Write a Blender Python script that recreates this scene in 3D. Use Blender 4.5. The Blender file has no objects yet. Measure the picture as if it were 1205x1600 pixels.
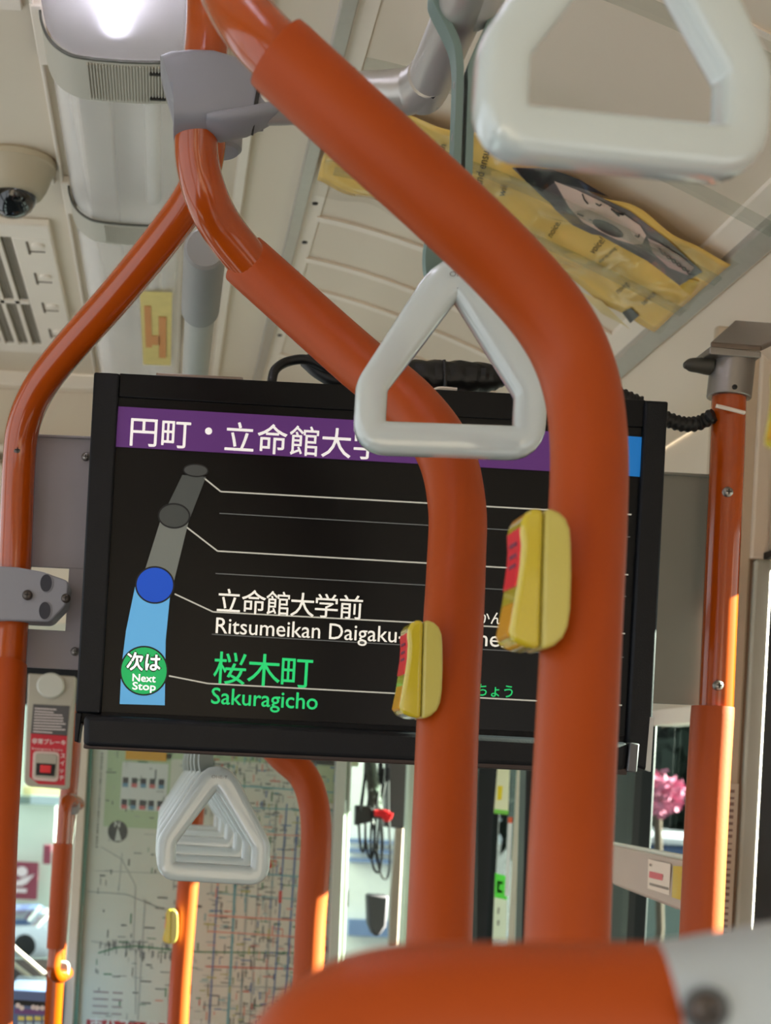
import bpy, bmesh, math, random
from mathutils import Vector, Matrix
random.seed(4)
C = bpy.context.scene.collection
# ---------------------------------------------------------------- camera
F = 2300.0; PX, PY = 255.0, 1200.0; ROLL = math.radians(3.0); CZ = 1.35
cr, sr = math.cos(ROLL), math.sin(ROLL)
cam = bpy.data.cameras.new('camera'); camo = bpy.data.objects.new('camera', cam); C.objects.link(camo)
camo.matrix_world = Matrix(((cr, -sr, 0, 0), (0, 0, -1, 0), (sr, cr, 0, CZ), (0, 0, 0, 1)))
cam.sensor_fit = 'VERTICAL'; cam.sensor_height = 36.0; cam.sensor_width = 36.0 * 1205 / 1600
cam.lens = F / 1600 * 36.0
cam.shift_x = (602.5 - PX) / 1600.0; cam.shift_y = -(800.0 - PY) / 1600.0
cam.clip_start = 0.02; cam.clip_end = 200
cam.dof.use_dof = True; cam.dof.focus_distance = 1.35; cam.dof.aperture_fstop = 10.5
bpy.context.scene.camera = camo
# ---------------------------------------------------------------- sky, sun, lamps
SC = bpy.context.scene
w = bpy.data.worlds.new('sky'); SC.world = w; w.use_nodes = True
wn = w.node_tree; wn.nodes.clear()
wo = wn.nodes.new('ShaderNodeOutputWorld'); bg = wn.nodes.new('ShaderNodeBackground')
bg.inputs[0].default_value = (0.90, 0.95, 1.0, 1); bg.inputs[1].default_value = 1.5
wn.links.new(bg.outputs[0], wo.inputs[0])
sun = bpy.data.lights.new('sun', 'SUN'); sun.energy = 85.0; sun.angle = math.radians(0.7); sun.color = (1, 0.93, 0.82)
suno = bpy.data.objects.new('sun', sun); C.objects.link(suno)
suno.rotation_euler = Vector((1.0, 0.08, 0.46)).to_track_quat('Z', 'Y').to_euler()
suno.location = (6, 4, 6)
SC.view_settings.view_transform = 'Standard'; SC.view_settings.look = 'None'
SC.view_settings.gamma = 1.0; SC.view_settings.use_curve_mapping = False
SC.view_settings.exposure = 0.12

# ---------------------------------------------------------------- helpers
def at(px, py, Y):
    u, v = px - PX, py - PY
    return Vector(((u*cr + v*sr)*Y/F, Y, CZ + (u*sr - v*cr)*Y/F))
def unproj(p):
    X = p[0]*F/p[1]; Z = (p[2]-CZ)*F/p[1]
    return (PX + X*cr + Z*sr, PY + X*sr - Z*cr)
def lin(c):
    r = []
    for v in c[:3]:
        v = v/255.0
        r.append(v/12.92 if v <= 0.04045 else ((v+0.055)/1.055)**2.4)
    return (r[0], r[1], r[2], 1)
MATS = {}
def mat(name, rgb, rough=0.5, metal=0.0, coat=0.0, emit=0.0, trans=0.0, var=0.06, vscale=14.0, bump=0.0, bscale=160.0, sss=0.0, ior=1.45, spec=0.5):
    if name in MATS: return MATS[name]
    m = bpy.data.materials.new(name); m.use_nodes = True; nt = m.node_tree
    b = nt.nodes['Principled BSDF']
    col = lin(rgb)
    b.inputs['Roughness'].default_value = rough; b.inputs['Metallic'].default_value = metal
    b.inputs['Coat Weight'].default_value = coat; b.inputs['Coat Roughness'].default_value = 0.08
    b.inputs['Transmission Weight'].default_value = trans; b.inputs['IOR'].default_value = ior
    if sss:
        b.inputs['Subsurface Weight'].default_value = sss; b.inputs['Subsurface Radius'].default_value = (0.01, 0.01, 0.01)
    b.inputs['Specular IOR Level'].default_value = spec
    tc = nt.nodes.new('ShaderNodeTexCoord')
    if var:
        n = nt.nodes.new('ShaderNodeTexNoise'); n.inputs['Scale'].default_value = vscale; n.inputs['Detail'].default_value = 5
        mx = nt.nodes.new('ShaderNodeMix'); mx.data_type = 'RGBA'
        mx.inputs[6].default_value = tuple(max(0, c*(1-var*1.3)) for c in col[:3]) + (1,)
        mx.inputs[7].default_value = tuple(min(1, c*(1+var*1.3)) for c in col[:3]) + (1,)
        nt.links.new(tc.outputs['Object'], n.inputs['Vector']); nt.links.new(n.outputs['Fac'], mx.inputs[0])
        nt.links.new(mx.outputs[2], b.inputs['Base Color'])
    else:
        b.inputs['Base Color'].default_value = col
    if bump:
        n2 = nt.nodes.new('ShaderNodeTexNoise'); n2.inputs['Scale'].default_value = bscale; n2.inputs['Detail'].default_value = 3
        bp = nt.nodes.new('ShaderNodeBump'); bp.inputs['Strength'].default_value = bump; bp.inputs['Distance'].default_value = 0.002
        nt.links.new(tc.outputs['Object'], n2.inputs['Vector']); nt.links.new(n2.outputs['Fac'], bp.inputs['Height'])
        nt.links.new(bp.outputs[0], b.inputs['Normal'])
    if emit:
        b.inputs['Emission Color'].default_value = col; b.inputs['Emission Strength'].default_value = emit
    MATS[name] = m
    return m
def glass(name, rgb, rough=0.0, alpha=0.25, body=None, gloss=0.9):
    """thin clear sheet: mostly see-through with a gloss layer, same for every ray"""
    if name in MATS: return MATS[name]
    m = bpy.data.materials.new(name); m.use_nodes = True; nt = m.node_tree; nt.nodes.clear()
    o = nt.nodes.new('ShaderNodeOutputMaterial'); t = nt.nodes.new('ShaderNodeBsdfTransparent')
    g = nt.nodes.new('ShaderNodeBsdfPrincipled'); mx = nt.nodes.new('ShaderNodeMixShader')
    fr0 = nt.nodes.new('ShaderNodeLayerWeight'); fr0.inputs[0].default_value = 0.5; fr = nt.nodes.new('ShaderNodeMath'); fr.operation = 'POWER'; fr.inputs[1].default_value = 4.0
    nt.links.new(fr0.outputs['Facing'], fr.inputs[0]); ad = nt.nodes.new('ShaderNodeMath'); ad.operation = 'MULTIPLY_ADD'
    ad.inputs[1].default_value = gloss; ad.inputs[2].default_value = alpha + 0.03; ad.use_clamp = True
    g.inputs['Base Color'].default_value = lin(body or rgb); g.inputs['Roughness'].default_value = rough
    t.inputs['Color'].default_value = lin([255-(255-c)*0.5 for c in rgb])
    nt.links.new(fr.outputs[0], ad.inputs[0]); nt.links.new(ad.outputs[0], mx.inputs[0])
    nt.links.new(t.outputs[0], mx.inputs[1]); nt.links.new(g.outputs[0], mx.inputs[2]); nt.links.new(mx.outputs[0], o.inputs[0])
    MATS[name] = m
    return m

class MB:
    def __init__(s): s.v = []; s.f = []
    def add(s, vs, fs):
        o = len(s.v); s.v += [Vector(p) for p in vs]; s.f += [tuple(i+o for i in f) for f in fs]; return s
    def box(s, x0, x1, y0, y1, z0, z1):
        return s.add([(x0,y0,z0),(x1,y0,z0),(x1,y1,z0),(x0,y1,z0),(x0,y0,z1),(x1,y0,z1),(x1,y1,z1),(x0,y1,z1)],
                     [(0,3,2,1),(4,5,6,7),(0,1,5,4),(1,2,6,5),(2,3,7,6),(3,0,4,7)])
    def prism(s, pts, off):
        """polygon of 3D points extruded by vector off"""
        n = len(pts); off = Vector(off); vs = [Vector(p) for p in pts]
        s.add(vs + [p+off for p in vs], [tuple(range(n)), tuple(range(2*n-1, n-1, -1))] + [(i, n+i, n+(i+1) % n, (i+1) % n) for i in range(n)])
        return s
    def pp(s, pxs, Y, t, Y2=None):
        """outline given by image rays meeting the plane at depth Y, made t thick along +Y (parallel sides)"""
        return s.prism([at(x, y, Y) for x, y in pxs], (0, t, 0))
    def sweep(s, path, prof, closed=False, caps=True, up=None):
        """path: points, prof: function(i)-> list of (a,b) in the frame, or list"""
        P = [Vector(p) for p in path]; n = len(P)
        T = []
        for i in range(n):
            if closed: d = P[(i+1) % n] - P[i-1]
            else: d = P[min(i+1, n-1)] - P[max(i-1, 0)]
            T.append(d.normalized())
        if up is None:
            a = Vector((0,1,0)) if abs(T[0].y) < 0.9 else Vector((1,0,0))
            N = [(a - T[0]*a.dot(T[0])).normalized()]
            for i in range(1, n):
                q = T[i-1].rotation_difference(T[i]); nn = q @ N[-1]; nn = (nn - T[i]*nn.dot(T[i])).normalized(); N.append(nn)
        else:
            up = Vector(up); N = [(up - t*up.dot(t)).normalized() for t in T]
        rings = []
        base = len(s.v); k = None
        for i in range(n):
            pr = prof(i) if callable(prof) else prof
            k = len(pr); B = T[i].cross(N[i])
            for a_, b_ in pr: s.v.append(P[i] + N[i]*a_ + B*b_)
        m = n if closed else n-1
        for i in range(m):
            for j in range(k):
                a0 = base+i*k+j; a1 = base+i*k+(j+1) % k; c0 = base+((i+1) % n)*k+j; c1 = base+((i+1) % n)*k+(j+1) % k
                s.f.append((a0, c0, c1, a1))
        if caps and not closed:
            s.f.append(tuple(base+j for j in range(k))); s.f.append(tuple(base+(n-1)*k+j for j in reversed(range(k))))
        return s
    def tube(s, path, r, n=20, closed=False, caps=True):
        rf = r if callable(r) else (lambda i: r)
        return s.sweep(path, lambda i: [(rf(i)*math.cos(2*math.pi*j/n), rf(i)*math.sin(2*math.pi*j/n)) for j in range(n)], closed, caps)
    def lathe(s, o, d, prof, n=32):
        """prof: list of (h, r) along direction d from o"""
        o = Vector(o); d = Vector(d).normalized(); a = Vector((0,1,0)) if abs(d.y) < 0.9 else Vector((1,0,0))
        N = (a-d*a.dot(d)).normalized(); B = d.cross(N); base = len(s.v)
        for h, r in prof:
            for j in range(n):
                t = 2*math.pi*j/n; s.v.append(o + d*h + N*(max(r, 1e-5)*math.cos(t)) + B*(max(r, 1e-5)*math.sin(t)))
        for i in range(len(prof)-1):
            for j in range(n):
                s.f.append((base+i*n+j, base+(i+1)*n+j, base+(i+1)*n+(j+1) % n, base+i*n+(j+1) % n))
        s.f.append(tuple(base+j for j in range(n))); s.f.append(tuple(base+(len(prof)-1)*n+j for j in reversed(range(n))))
        return s
    def go(s, name, m, parent=None, label=None, cat=None, group=None, kind=None, bevel=0, seg=2, smooth=None, loc=None):
        me = bpy.data.meshes.new(name)
        o = bpy.data.objects.new(name, me); C.objects.link(o)
        if parent is not None: root = parent.get('_o')
        elif loc is not None: root = loc
        else:
            xs = [p.x for p in s.v]; ys = [p.y for p in s.v]; zs = [p.z for p in s.v]
            root = ((min(xs)+max(xs))/2, (min(ys)+max(ys))/2, min(zs))
        R = Vector(root)
        me.from_pydata([tuple(p-R) for p in s.v], [], s.f); me.validate()
        b = bmesh.new(); b.from_mesh(me); bmesh.ops.recalc_face_normals(b, faces=b.faces); b.to_mesh(me); b.free()
        me.materials.append(m)
        if parent is not None: o.parent = parent
        else: o.location = R
        o['_o'] = tuple(R)
        if smooth or smooth is None:
            for p in me.polygons: p.use_smooth = True
            es = me.edges
            if smooth is None: me.set_sharp_from_angle(angle=math.radians(38))
        if bevel:
            bv = o.modifiers.new('bevel', 'BEVEL'); bv.width = bevel; bv.segments = seg; bv.limit_method = 'ANGLE'; bv.angle_limit = math.radians(40)
            bv.harden_normals = False
        tag(o, label, cat, group, kind)
        return o
def tag(o, label=None, cat=None, group=None, kind=None):
    if label: o['label'] = label
    if cat: o['category'] = cat
    if group: o['group'] = group
    if kind: o['kind'] = kind
def thing(name, loc, label, cat, group=None, kind=None):
    o = bpy.data.objects.new(name, None); C.objects.link(o); o.location = loc; o.empty_display_size = 0.02
    o['_o'] = tuple(Vector(loc)); tag(o, label, cat, group, kind); return o
def copy_tree(o, dloc, parent=None, label=None):
    c = o.copy(); C.objects.link(c)
    if parent is None: c.location = Vector(o.location) + Vector(dloc)
    else: c.parent = parent
    if label: c['label'] = label
    for ch in [x for x in bpy.data.objects if x.parent == o]: copy_tree(ch, (0,0,0), c)
    return c
def cat(pts, n=8):
    """Catmull-Rom through points (tuples of any length)"""
    P = [Vector(p) for p in pts]; P = [P[0]*2-P[1]] + P + [P[-1]*2-P[-2]]; out = []
    for i in range(1, len(P)-2):
        for k in range(n):
            t = k/n
            out.append(0.5*((2*P[i]) + (P[i+1]-P[i-1])*t + (2*P[i-1]-5*P[i]+4*P[i+1]-P[i+2])*t*t + (3*P[i]-P[i-1]-3*P[i+1]+P[i+2])*t**3))
    out.append(P[-2]); return out
def pxpath(pts, n=8):
    """pts: (px, py, depth) measured control points -> smooth world path"""
    return cat([at(*p) for p in pts], n)
def rounded(pts, rad, seg=5):
    """round the corners of a closed 2D polygon; rad: one value or list"""
    out = []; n = len(pts)
    for i in range(n):
        p = Vector(pts[i]); a = Vector(pts[i-1]); b = Vector(pts[(i+1) % n])
        r = rad[i] if isinstance(rad, (list, tuple)) else rad
        da = (a-p); db = (b-p); la, lb = da.length, db.length; da.normalize(); db.normalize()
        ang = da.angle(db); d = min(r/math.tan(ang/2), la*0.49, lb*0.49)
        p0 = p+da*d; p1 = p+db*d
        for k in range(seg+1):
            t = k/seg; out.append(p0*(1-t)**2 + p*2*t*(1-t) + p1*t*t)
    return out
def sup(a, b, n=24, e=0.6):
    return [(a*math.copysign(abs(math.cos(t))**e, math.cos(t)), b*math.copysign(abs(math.sin(t))**e, math.sin(t))) for t in [2*math.pi*j/n for j in range(n)]]
_txt = {}
def text2d(s):
    if s in _txt: return _txt[s]
    cu = bpy.data.curves.new('t', 'FONT'); cu.body = s; cu.resolution_u = 3; cu.size = 1
    o = bpy.data.objects.new('t', cu); C.objects.link(o); dg = bpy.context.evaluated_depsgraph_get(); dg.update()
    me = bpy.data.meshes.new_from_object(o.evaluated_get(dg))
    r = ([(v.co.x, v.co.y) for v in me.vertices], [tuple(p.vertices) for p in me.polygons])
    bpy.data.objects.remove(o); bpy.data.curves.remove(cu); bpy.data.meshes.remove(me)
    _txt[s] = r; return r
def ptext(mb, s, x, y, size, Y, width=None, slope=3.3, bold=0.0):
    """lettering on the plane at depth Y; (x,y) = where its baseline starts in the photograph"""
    vs, fs = text2d(s)
    if not vs: return
    x0 = min(v[0] for v in vs); x1 = max(v[0] for v in vs)
    sx = size if width is None else width/(x1-x0)
    a = math.radians(slope); ca, sa = math.cos(a), math.sin(a)
    offs = [(0, 0)] if not bold else [(-bold, 0), (bold, 0), (0, bold), (0, -bold)]
    for k, (ox, oy) in enumerate(offs):
        out = []
        for u, v in vs:
            X = (u-x0)*sx+ox; V = v*size+oy
            out.append(at(x + X*ca + V*sa, y + X*sa - V*ca, Y - 0.00001*k))
        mb.add(out, fs)
def screw(px, py, Y, r, parent, m, label=None, d=(0,-1,0), name='screw'):
    c = at(px, py, Y); d = Vector(d).normalized()
    mb = MB(); mb.lathe(c - d*0.003, d, [(0, r*0.96), (0.003+r*0.25, r), (0.003+r*0.55, r*0.8), (0.003+r*0.72, r*0.4), (0.003+r*0.75, 0.0)], 20)
    o = mb.go(name, m, parent)
    a = Vector((0,0,1)); a = (a-d*a.dot(d)).normalized(); b = d.cross(a); h = c + d*(r*0.70)
    q = MB()
    for p, s_ in ((a, b), (b, a)):
        q.prism([h+p*r*.5+s_*r*.1, h+p*r*.5-s_*r*.1, h-p*r*.5-s_*r*.1, h-p*r*.5+s_*r*.1], d*r*0.09)
    q.go('cross_recess', mat('dark recess', (25, 22, 20), 0.6), o)
    return o
# ---------------------------------------------------------------- materials
M_or = lambda: mat('orange painted pipe', (166, 68, 2), 0.2, coat=0.5, var=0.05, vscale=30)
M_sl = lambda: mat('orange vinyl grip sleeve', (168, 68, 7), 0.45, spec=.35, var=0.05, vscale=20, bump=0.05, bscale=300)
M_cream = lambda: mat('cream laminate', (230, 217, 196), 0.5, var=0.03, vscale=5, bump=0.04)
M_crd = lambda: mat('cream metal trim', (246, 235, 219), 0.35, var=0.03)
M_gp = lambda: mat('grey joint plastic', (138, 138, 144), 0.42, var=0.04, vscale=20)
M_pipe = lambda: mat('satin silver pipe', (190, 188, 182), 0.34, metal=0.55, var=0.03)
M_white = lambda: mat('milky white ring plastic', (200, 209, 206), 0.1, coat=1.0, sss=0.35, var=0.02)
M_blk = lambda: mat('black powder coat', (10, 13, 18), 0.45, spec=.3, var=0.1, vscale=60, bump=0.15, bscale=900)
M_cab = lambda: mat('black cable sheath', (16, 16, 17), 0.45, var=0.1)
M_steel = lambda: mat('brushed steel', (150, 145, 140), 0.35, metal=0.9, var=0.08, vscale=40)
M_yel = lambda: mat('yellow button plastic', (200, 180, 40), 0.22, coat=0.7, var=0.03)
M_yel2 = lambda: mat('pale yellow housing plastic', (198, 186, 92), 0.3, coat=0.4, var=0.03)
M_red = lambda: mat('red push panel', (225, 30, 40), 0.3, var=0.03)
M_alu = lambda: mat('extruded aluminium', (200, 196, 188), 0.38, metal=0.6, var=0.05, vscale=60)
def em(name, rgb, e=1.0):
    return mat('lit '+name, rgb, 0.5, emit=e, var=0)

# ================================================================ SETTING
H = lambda h: CZ + h
XB, XC, HT, HC = 0.17, 0.72, 0.90, 0.715
def cove(X):
    q = min(max((X-XB)/(XC-XB), 0), 1.05); return HT - (HT-HC)*q**1.45
ceil = thing('ceiling', (0, 1, H(HT)), None, None, kind='structure'); ceil['label'] = 'cream panelled bus ceiling'
mb = MB(); mb.box(-1.05, XB, -2.5, 3.5, H(HT), H(HT)+.03); mb.go('flat_panel', M_cream(), ceil)
NQ = 16
ys_j = [-2.5, 0.9, 1.50, 2.36, 2.55, 2.70, 2.88, 3.14, 3.5]
for y0, y1 in zip(ys_j, ys_j[1:]):      # curved cove panels between the ribs
    mb = MB(); prof = [(XB+(XC-XB)*i/NQ, cove(XB+(XC-XB)*i/NQ)) for i in range(NQ+1)]
    pts = [Vector((x, y0+.001, H(h))) for x, h in prof] + [Vector((x, y0+.001, H(h)+.02)) for x, h in reversed(prof)]
    n = len(pts)
    vs = pts + [p+Vector((0, y1-y0-.002, 0)) for p in pts]
    fs = [(i, i+1, n+i+1, n+i) for i in range(NQ)] + [(i, i+1, n+i+1, n+i) for i in range(NQ+1, n-1)]
    mb.add(vs, fs); mb.go('cove_panel', M_cream(), ceil)
def crib(Y, wd, th, m, name='rib', parent=None, x0=XB+.03, x1=XC, drop=0.0, n=16):
    path = [(x0+(x1-x0)*i/n, Y, H(cove(x0+(x1-x0)*i/n))-th/2-drop) for i in range(n+1)]
    mb = MB(); mb.sweep(path, [(-wd/2, -th/2), (wd/2, -th/2), (wd/2*.5, th/2), (-wd/2*.5, th/2)], up=(0, 1, 0))
    return mb.go(name, m, parent)
for y in (2.36, 2.55, 2.70, 2.88, 3.14): crib(y, .018, .006, M_crd(), 'rib', ceil)
for y in (0.9, 1.50): crib(y, .010, .004, M_crd(), 'rib', ceil)
# transverse joint strips on the flat ceiling
for y in (1.745, 2.27):
    mb = MB(); mb.box(-1.04, -.215, y-.014, y+.014, H(HT)-.006, H(HT)+.002); mb.go('joint_strip', M_crd(), ceil, bevel=.002)
# rail beside the light: aluminium poster rail with slotted flange
mb = MB(); mb.box(XB-.012, XB+.008, -2.4, 3.45, H(HT)-.014, H(HT)+.002); r1 = mb.go('trim_1', M_alu(), None, 'bright aluminium rail where flat ceiling meets the cove', kind='structure', bevel=.002)
mb = MB(); mb.box(XB+.008, XB+.034, -2.4, 3.45, H(HT)-.006, H(HT)+.002); mb.go('flange', M_crd(), r1)
for y in (1.62, 1.86, 2.30, 2.47, 2.62, 2.84, 3.0):
    mb = MB(); mb.lathe((XB+.021, y, H(HT)-.008), (0, 0, 1), [(0, .0045), (.002, .0045)], 12); mb.go('slot', mat('dark recess', (25, 22, 20)), r1)
# longitudinal beige channels between lamp and rail
for i, (x0, x1, h) in enumerate([(-.008, .012, .012), (.028, .034, .008), (.062, .078, .010)]):
    mb = MB(); mb.box(x0, x1, -2.4, 3.45, H(HT)-h, H(HT)+.002); mb.go('trim_%d' % (i+2), M_crd(), None, ['cream channel right beside the lamp housing', 'thin cream bead along the ceiling', 'pale raised strip midway between lamp and aluminium rail'][i], kind='structure', bevel=.002)
# cornice rail + sloping valance
mb = MB(); mb.prism([(XC-.014, -2.4, H(HC)+.004), (XC-.014, -2.4, H(HC)-.010), (XC+.014, -2.4, H(HC)-.022), (XC+.014, -2.4, H(HC)-.004)], (0, 5.85, 0))
r2 = mb.go('trim_5', M_alu(), None, 'aluminium poster rail along the window side of the cove', kind='structure', bevel=.002)
mb = MB(); mb.prism([(XC-.040, -2.4, H(HC)+.020), (XC-.040, -2.4, H(HC)+.012), (XC-.014, -2.4, H(HC)+.0), (XC-.014, -2.4, H(HC)+.008)], (0, 5.85, 0)); mb.go('flange', M_crd(), r2)
mb = MB()
pf = [(XC+.005, HC-.004), (XC+.055, HC-.060), (XC+.060, HC-.072), (XC+.095, HC-.105), (XC+.13, HC-.11), (XC+.13, HC+.03), (XC+.02, HC+.03)]
mb.prism([(x, -2.4, H(h)) for x, h in pf], (0, 5.85, 0)); mb.go('trim_6', M_cream(), None, 'cream sloping valance above the windows', kind='structure', bevel=.004)
# right wall pieces (x = .82)
XW = 0.82
wr = thing('wall_right', (XW, 1, 0), None, None, kind='structure'); wr['label'] = 'window side of the bus'
MB().box(XW, XW+.06, 0.10, 1.40, 0.0, H(.64)).go('sun_block_panel', M_cream(), wr)  # unseen solid stretch added to keep sun off near poles and seat handle
MB().box(XW+.01, XW+.06, 0.62, 4.2, -.2, H(-.52)).go('lower_panel', mat('dark blue grey lining', (84, 88, 96), .7), wr)
MB().box(XW+.01, XW+.06, -2.4, 0.62, 0, H(-.25)).go('lower_panel', mat('dark blue grey lining', (84, 88, 96), .7), wr)
MB().box(XW+.004, XW+.05, 1.40, 2.05, H(.343), H(.64)).go('valance_panel', mat('speckled beige panel', (176, 162, 140), 0.7, var=0.14, vscale=160), wr, bevel=.006)
MB().box(XW-.0, XW+.04, 1.40, 2.05, H(.334), H(.343)).go('valance_edge', M_blk(), wr)
MB().box(XW+.03, XW+.06, 2.08, 4.2, H(.14), H(.64)).go('header_panel', M_cream(), wr)
MB().box(XW+.03, XW+.06, -2.4, .62, H(.3), H(.64)).go('header_panel', M_cream(), wr)
# pillar
MB().box(XW-.078, XW-.013, 2.06, 2.075, -.2, H(.66)).go('pillar_cover', mat('beige pillar plastic', (205, 188, 162), 0.5, var=.03), wr, bevel=.004)
MB().box(XW-.013, XW-.009, 2.065, 2.075, -.2, H(.66)).go('pillar_groove', mat('grooved brown gap', (128, 106, 84), 0.6), wr)
MB().box(XW-.009, XW+.016, 2.055, 2.075, -.2, H(.335)).go('pillar_cover', mat('pale green grey pillar', (190, 192, 176), 0.45, var=.03), wr, bevel=.004)
MB().box(XW-.016, XW+.05, 2.052, 2.10, H(.335), H(.66)).go('pillar_cover', M_cream(), wr, bevel=.003)
MB().box(XW+.012, XW+.06, 1.68, 2.052, -.2, H(.334)).go('window_post', mat('dark navy window frame', (30, 36, 44), 0.4), wr, bevel=.003)
MB().box(XW+.0, XW+.03, 1.90, 1.93, H(-.4), H(-.04)).go('door_handle', mat('dark maroon rubber', (52, 20, 24), 0.4), wr, bevel=.01)
MB().box(XW-.01, XW+.015, 2.50, 2.70, -.2, H(.14)).go('window_post', mat('black window post', (16, 17, 20), 0.4, spec=.3), wr, bevel=.003)
MB().box(XW-.022, XW-.01, 2.49, 2.52, -.2, H(.14)).go('rubber_seal', M_cab(), wr)
MB().box(XW-.0, XW+.05, 2.08, 2.50, H(.115), H(.14)).go('window_head', M_crd(), wr)
MB().box(XW-.0, XW+.05, 3.28, 3.36, -.2, H(.14)).go('window_post', mat('pale green grey pillar', (190, 192, 176)), wr, bevel=.004)
MB().box(XW-.0, XW+.05, 3.36, 3.42, -.2, H(.14)).go('window_post', mat('beige pillar plastic', (205, 188, 162)), wr, bevel=.004)
MB().box(XW-.01, XW+.05, 3.78, 3.92, -.2, H(.14)).go('window_post', mat('black window post', (16, 17, 20)), wr, bevel=.003)
gl = glass('window glass', (206, 228, 218), 0.0, 0.02, (12, 16, 14))
for i, (y0, y1) in enumerate([(1.41, 1.67), (2.09, 2.69), (2.71, 3.27), (3.43, 3.77)]):
    MB().box(XW+.03, XW+.035, y0, y1, H(-.52), H(.14 if y0 > 2 else .334)).go('window_%d' % (i+1), gl, None, 'side window pane', kind='structure')
# left wall, floor, rear seats side are off frame but close the shell
wl = thing('wall_left', (-1.05, 1, 0), None, None, kind='structure'); wl['label'] = 'far side of the bus'
MB().box(-1.11, -1.05, -2.5, 4.2, -.2, .85).go('lower_panel', mat('dark blue grey lining', (84, 88, 96), .7), wl)
MB().box(-1.11, -1.05, -2.5, 4.2, 1.95, H(HT)+.03).go('header_panel', M_cream(), wl)
for y in (-1.5, 0, 1.5, 3.0): MB().box(-1.11, -1.06, y, y+.1, .85, 1.95).go('window_post', M_blk(), wl)
MB().box(-1.1, .88, -2.5, 4.2, -.25, -.2).go('floor', mat('grey vinyl bus floor', (62, 62, 64), 0.7, var=.1, vscale=60), None, 'grey vinyl floor', kind='structure')
MB().box(-1.1, .88, -2.55, -2.5, -.2, H(HT)+.03).go('wall_back', M_cream(), None, 'rear wall of the bus', kind='structure')
# front bulkhead above the windscreen
wf = thing('wall_front', (0, 3.5, 0), None, None, kind='structure'); wf['label'] = 'cream front bulkhead above the windscreen'
MB().box(-1.05, XW+.04, 3.44, 3.50, H(.36), H(HT)).go('bulkhead_panel', M_cream(), wf)
MB().box(-1.05, XW+.04, 3.40, 3.44, H(HT)-.035, H(HT)).go('crossbeam', M_crd(), wf, bevel=.004)
MB().box(-1.05, XW+.04, 3.36, 3.48, H(.70), H(.72)).go('ledge', M_crd(), wf, bevel=.006)
MB().box(-1.05, -.17, 3.30, 3.44, H(.60), H(.665)).go('ledge_box', M_cream(), wf, bevel=.01)
MB().box(-1.05, XW+.04, 3.50, 4.25, H(.33), H(.36)).go('ledge', M_cream(), wf)
MB().box(-1.05, XW+.04, 4.18, 4.24, H(.16), H(.36)).go('windscreen_head', M_blk(), wf)
MB().box(-1.05, XW+.04, 4.10, 4.24, -.2, H(-.62)).go('dashboard', mat('dark grey dashboard', (70, 70, 74), 0.6), wf, bevel=.01)
MB().box(-1.05, XW+.04, 4.2, 4.205, H(-.62), H(.16)).go('window_5', gl, None, 'windscreen', kind='structure')
MB().box(XW-.06, XW+.04, 4.14, 4.22, -.2, H(.2)).go('windscreen_post', M_blk(), wf)
# ================================================================ POLES
def pole(name, label, bare, sleeve_pts, base_loc, group=None, rb=.018, rs=.0225, ball=True):
    t = thing(name, base_loc, label, 'pole', group)
    for i, b in enumerate(bare):
        MB().tube(pxpath(b, 10), rb, 28).go('pipe', M_or(), t)
    for s_ in sleeve_pts:
        p = pxpath(s_, 10); n = len(p)
        MB().tube(p, lambda i: rs*(0.985 if i in (0, n-1) else 1), 32).go('grip_sleeve', M_sl(), t)
    return t
# big foreground pole
bigpts = [(432, 82, .865), (560, 200, .865), (690, 318, .87), (800, 425, .88), (868, 508, .885), (905, 590, .885), (920, 690, .875), (918, 820, .86), (910, 960, .84), (902, 1120, .825), (893, 1300, .805), (886, 1470, .79), (880, 1640, .775)]
big = pole('grab_pole', 'thickest orange grab pole, nearest to the camera, bending over the screen', [[(300, -330, .93), (322, -150, .92), (345, -50, .91), (372, 10, .89), (410, 60, .875), (470, 115, .868)]], [bigpts], at(880, 1640, .775))
midpts = [(381, 405, 1.27), (470, 485, 1.26), (560, 565, 1.24), (640, 632, 1.21), (694, 705, 1.18), (714, 790, 1.16), (713, 880, 1.14), (708, 980, 1.11), (700, 1120, 1.08), (694, 1280, 1.05), (687, 1450, 1.02), (680, 1620, 1.0)]
mid = pole('grab_pole', 'orange grab pole in the middle passing behind the white ring', [[(330, -300, 1.2), (327, -60, 1.2), (324, 60, 1.21), (310, 160, 1.21), (307, 240, 1.22), (322, 305, 1.23), (350, 360, 1.25), (400, 422, 1.265)]], [midpts], at(680, 1620, 1.0))
lt = pole('grab_pole', 'orange grab pole at the left edge with a grey clamp and slanting top', [[(322, 180, 1.37), (321, 240, 1.38), (304, 300, 1.40), (256, 370, 1.43), (180, 463, 1.48), (105, 548, 1.53), (62, 605, 1.56), (38, 660, 1.58), (30, 720, 1.59), (25, 840, 1.59), (20, 960, 1.59), (12, 1080, 1.57)]],
          [[(10, 1040, 1.57), (0, 1200, 1.53), (-8, 1350, 1.50), (-16, 1620, 1.44)]], at(-16, 1620, 1.44))
for (x, y) in ((28, 704), (9, 1012)): screw(x, y, 1.575, .0055, lt, mat('dark steel screw', (92, 84, 78), .4, metal=.7))
rt = pole('grab_pole', 'straight orange grab pole on the right under a steel ceiling bracket', [[(1140, 600, 1.6), (1136, 720, 1.6), (1128, 900, 1.6), (1118, 1130, 1.6)]],
          [[(1114, 1104, 1.6), (1106, 1240, 1.6), (1097, 1430, 1.6), (1088, 1640, 1.6)]], at(1088, 1640, 1.6))
for (x, y) in ((1137, 769), (1122, 1071)): screw(x, y, 1.584, .0058, rt, M_steel())
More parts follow.
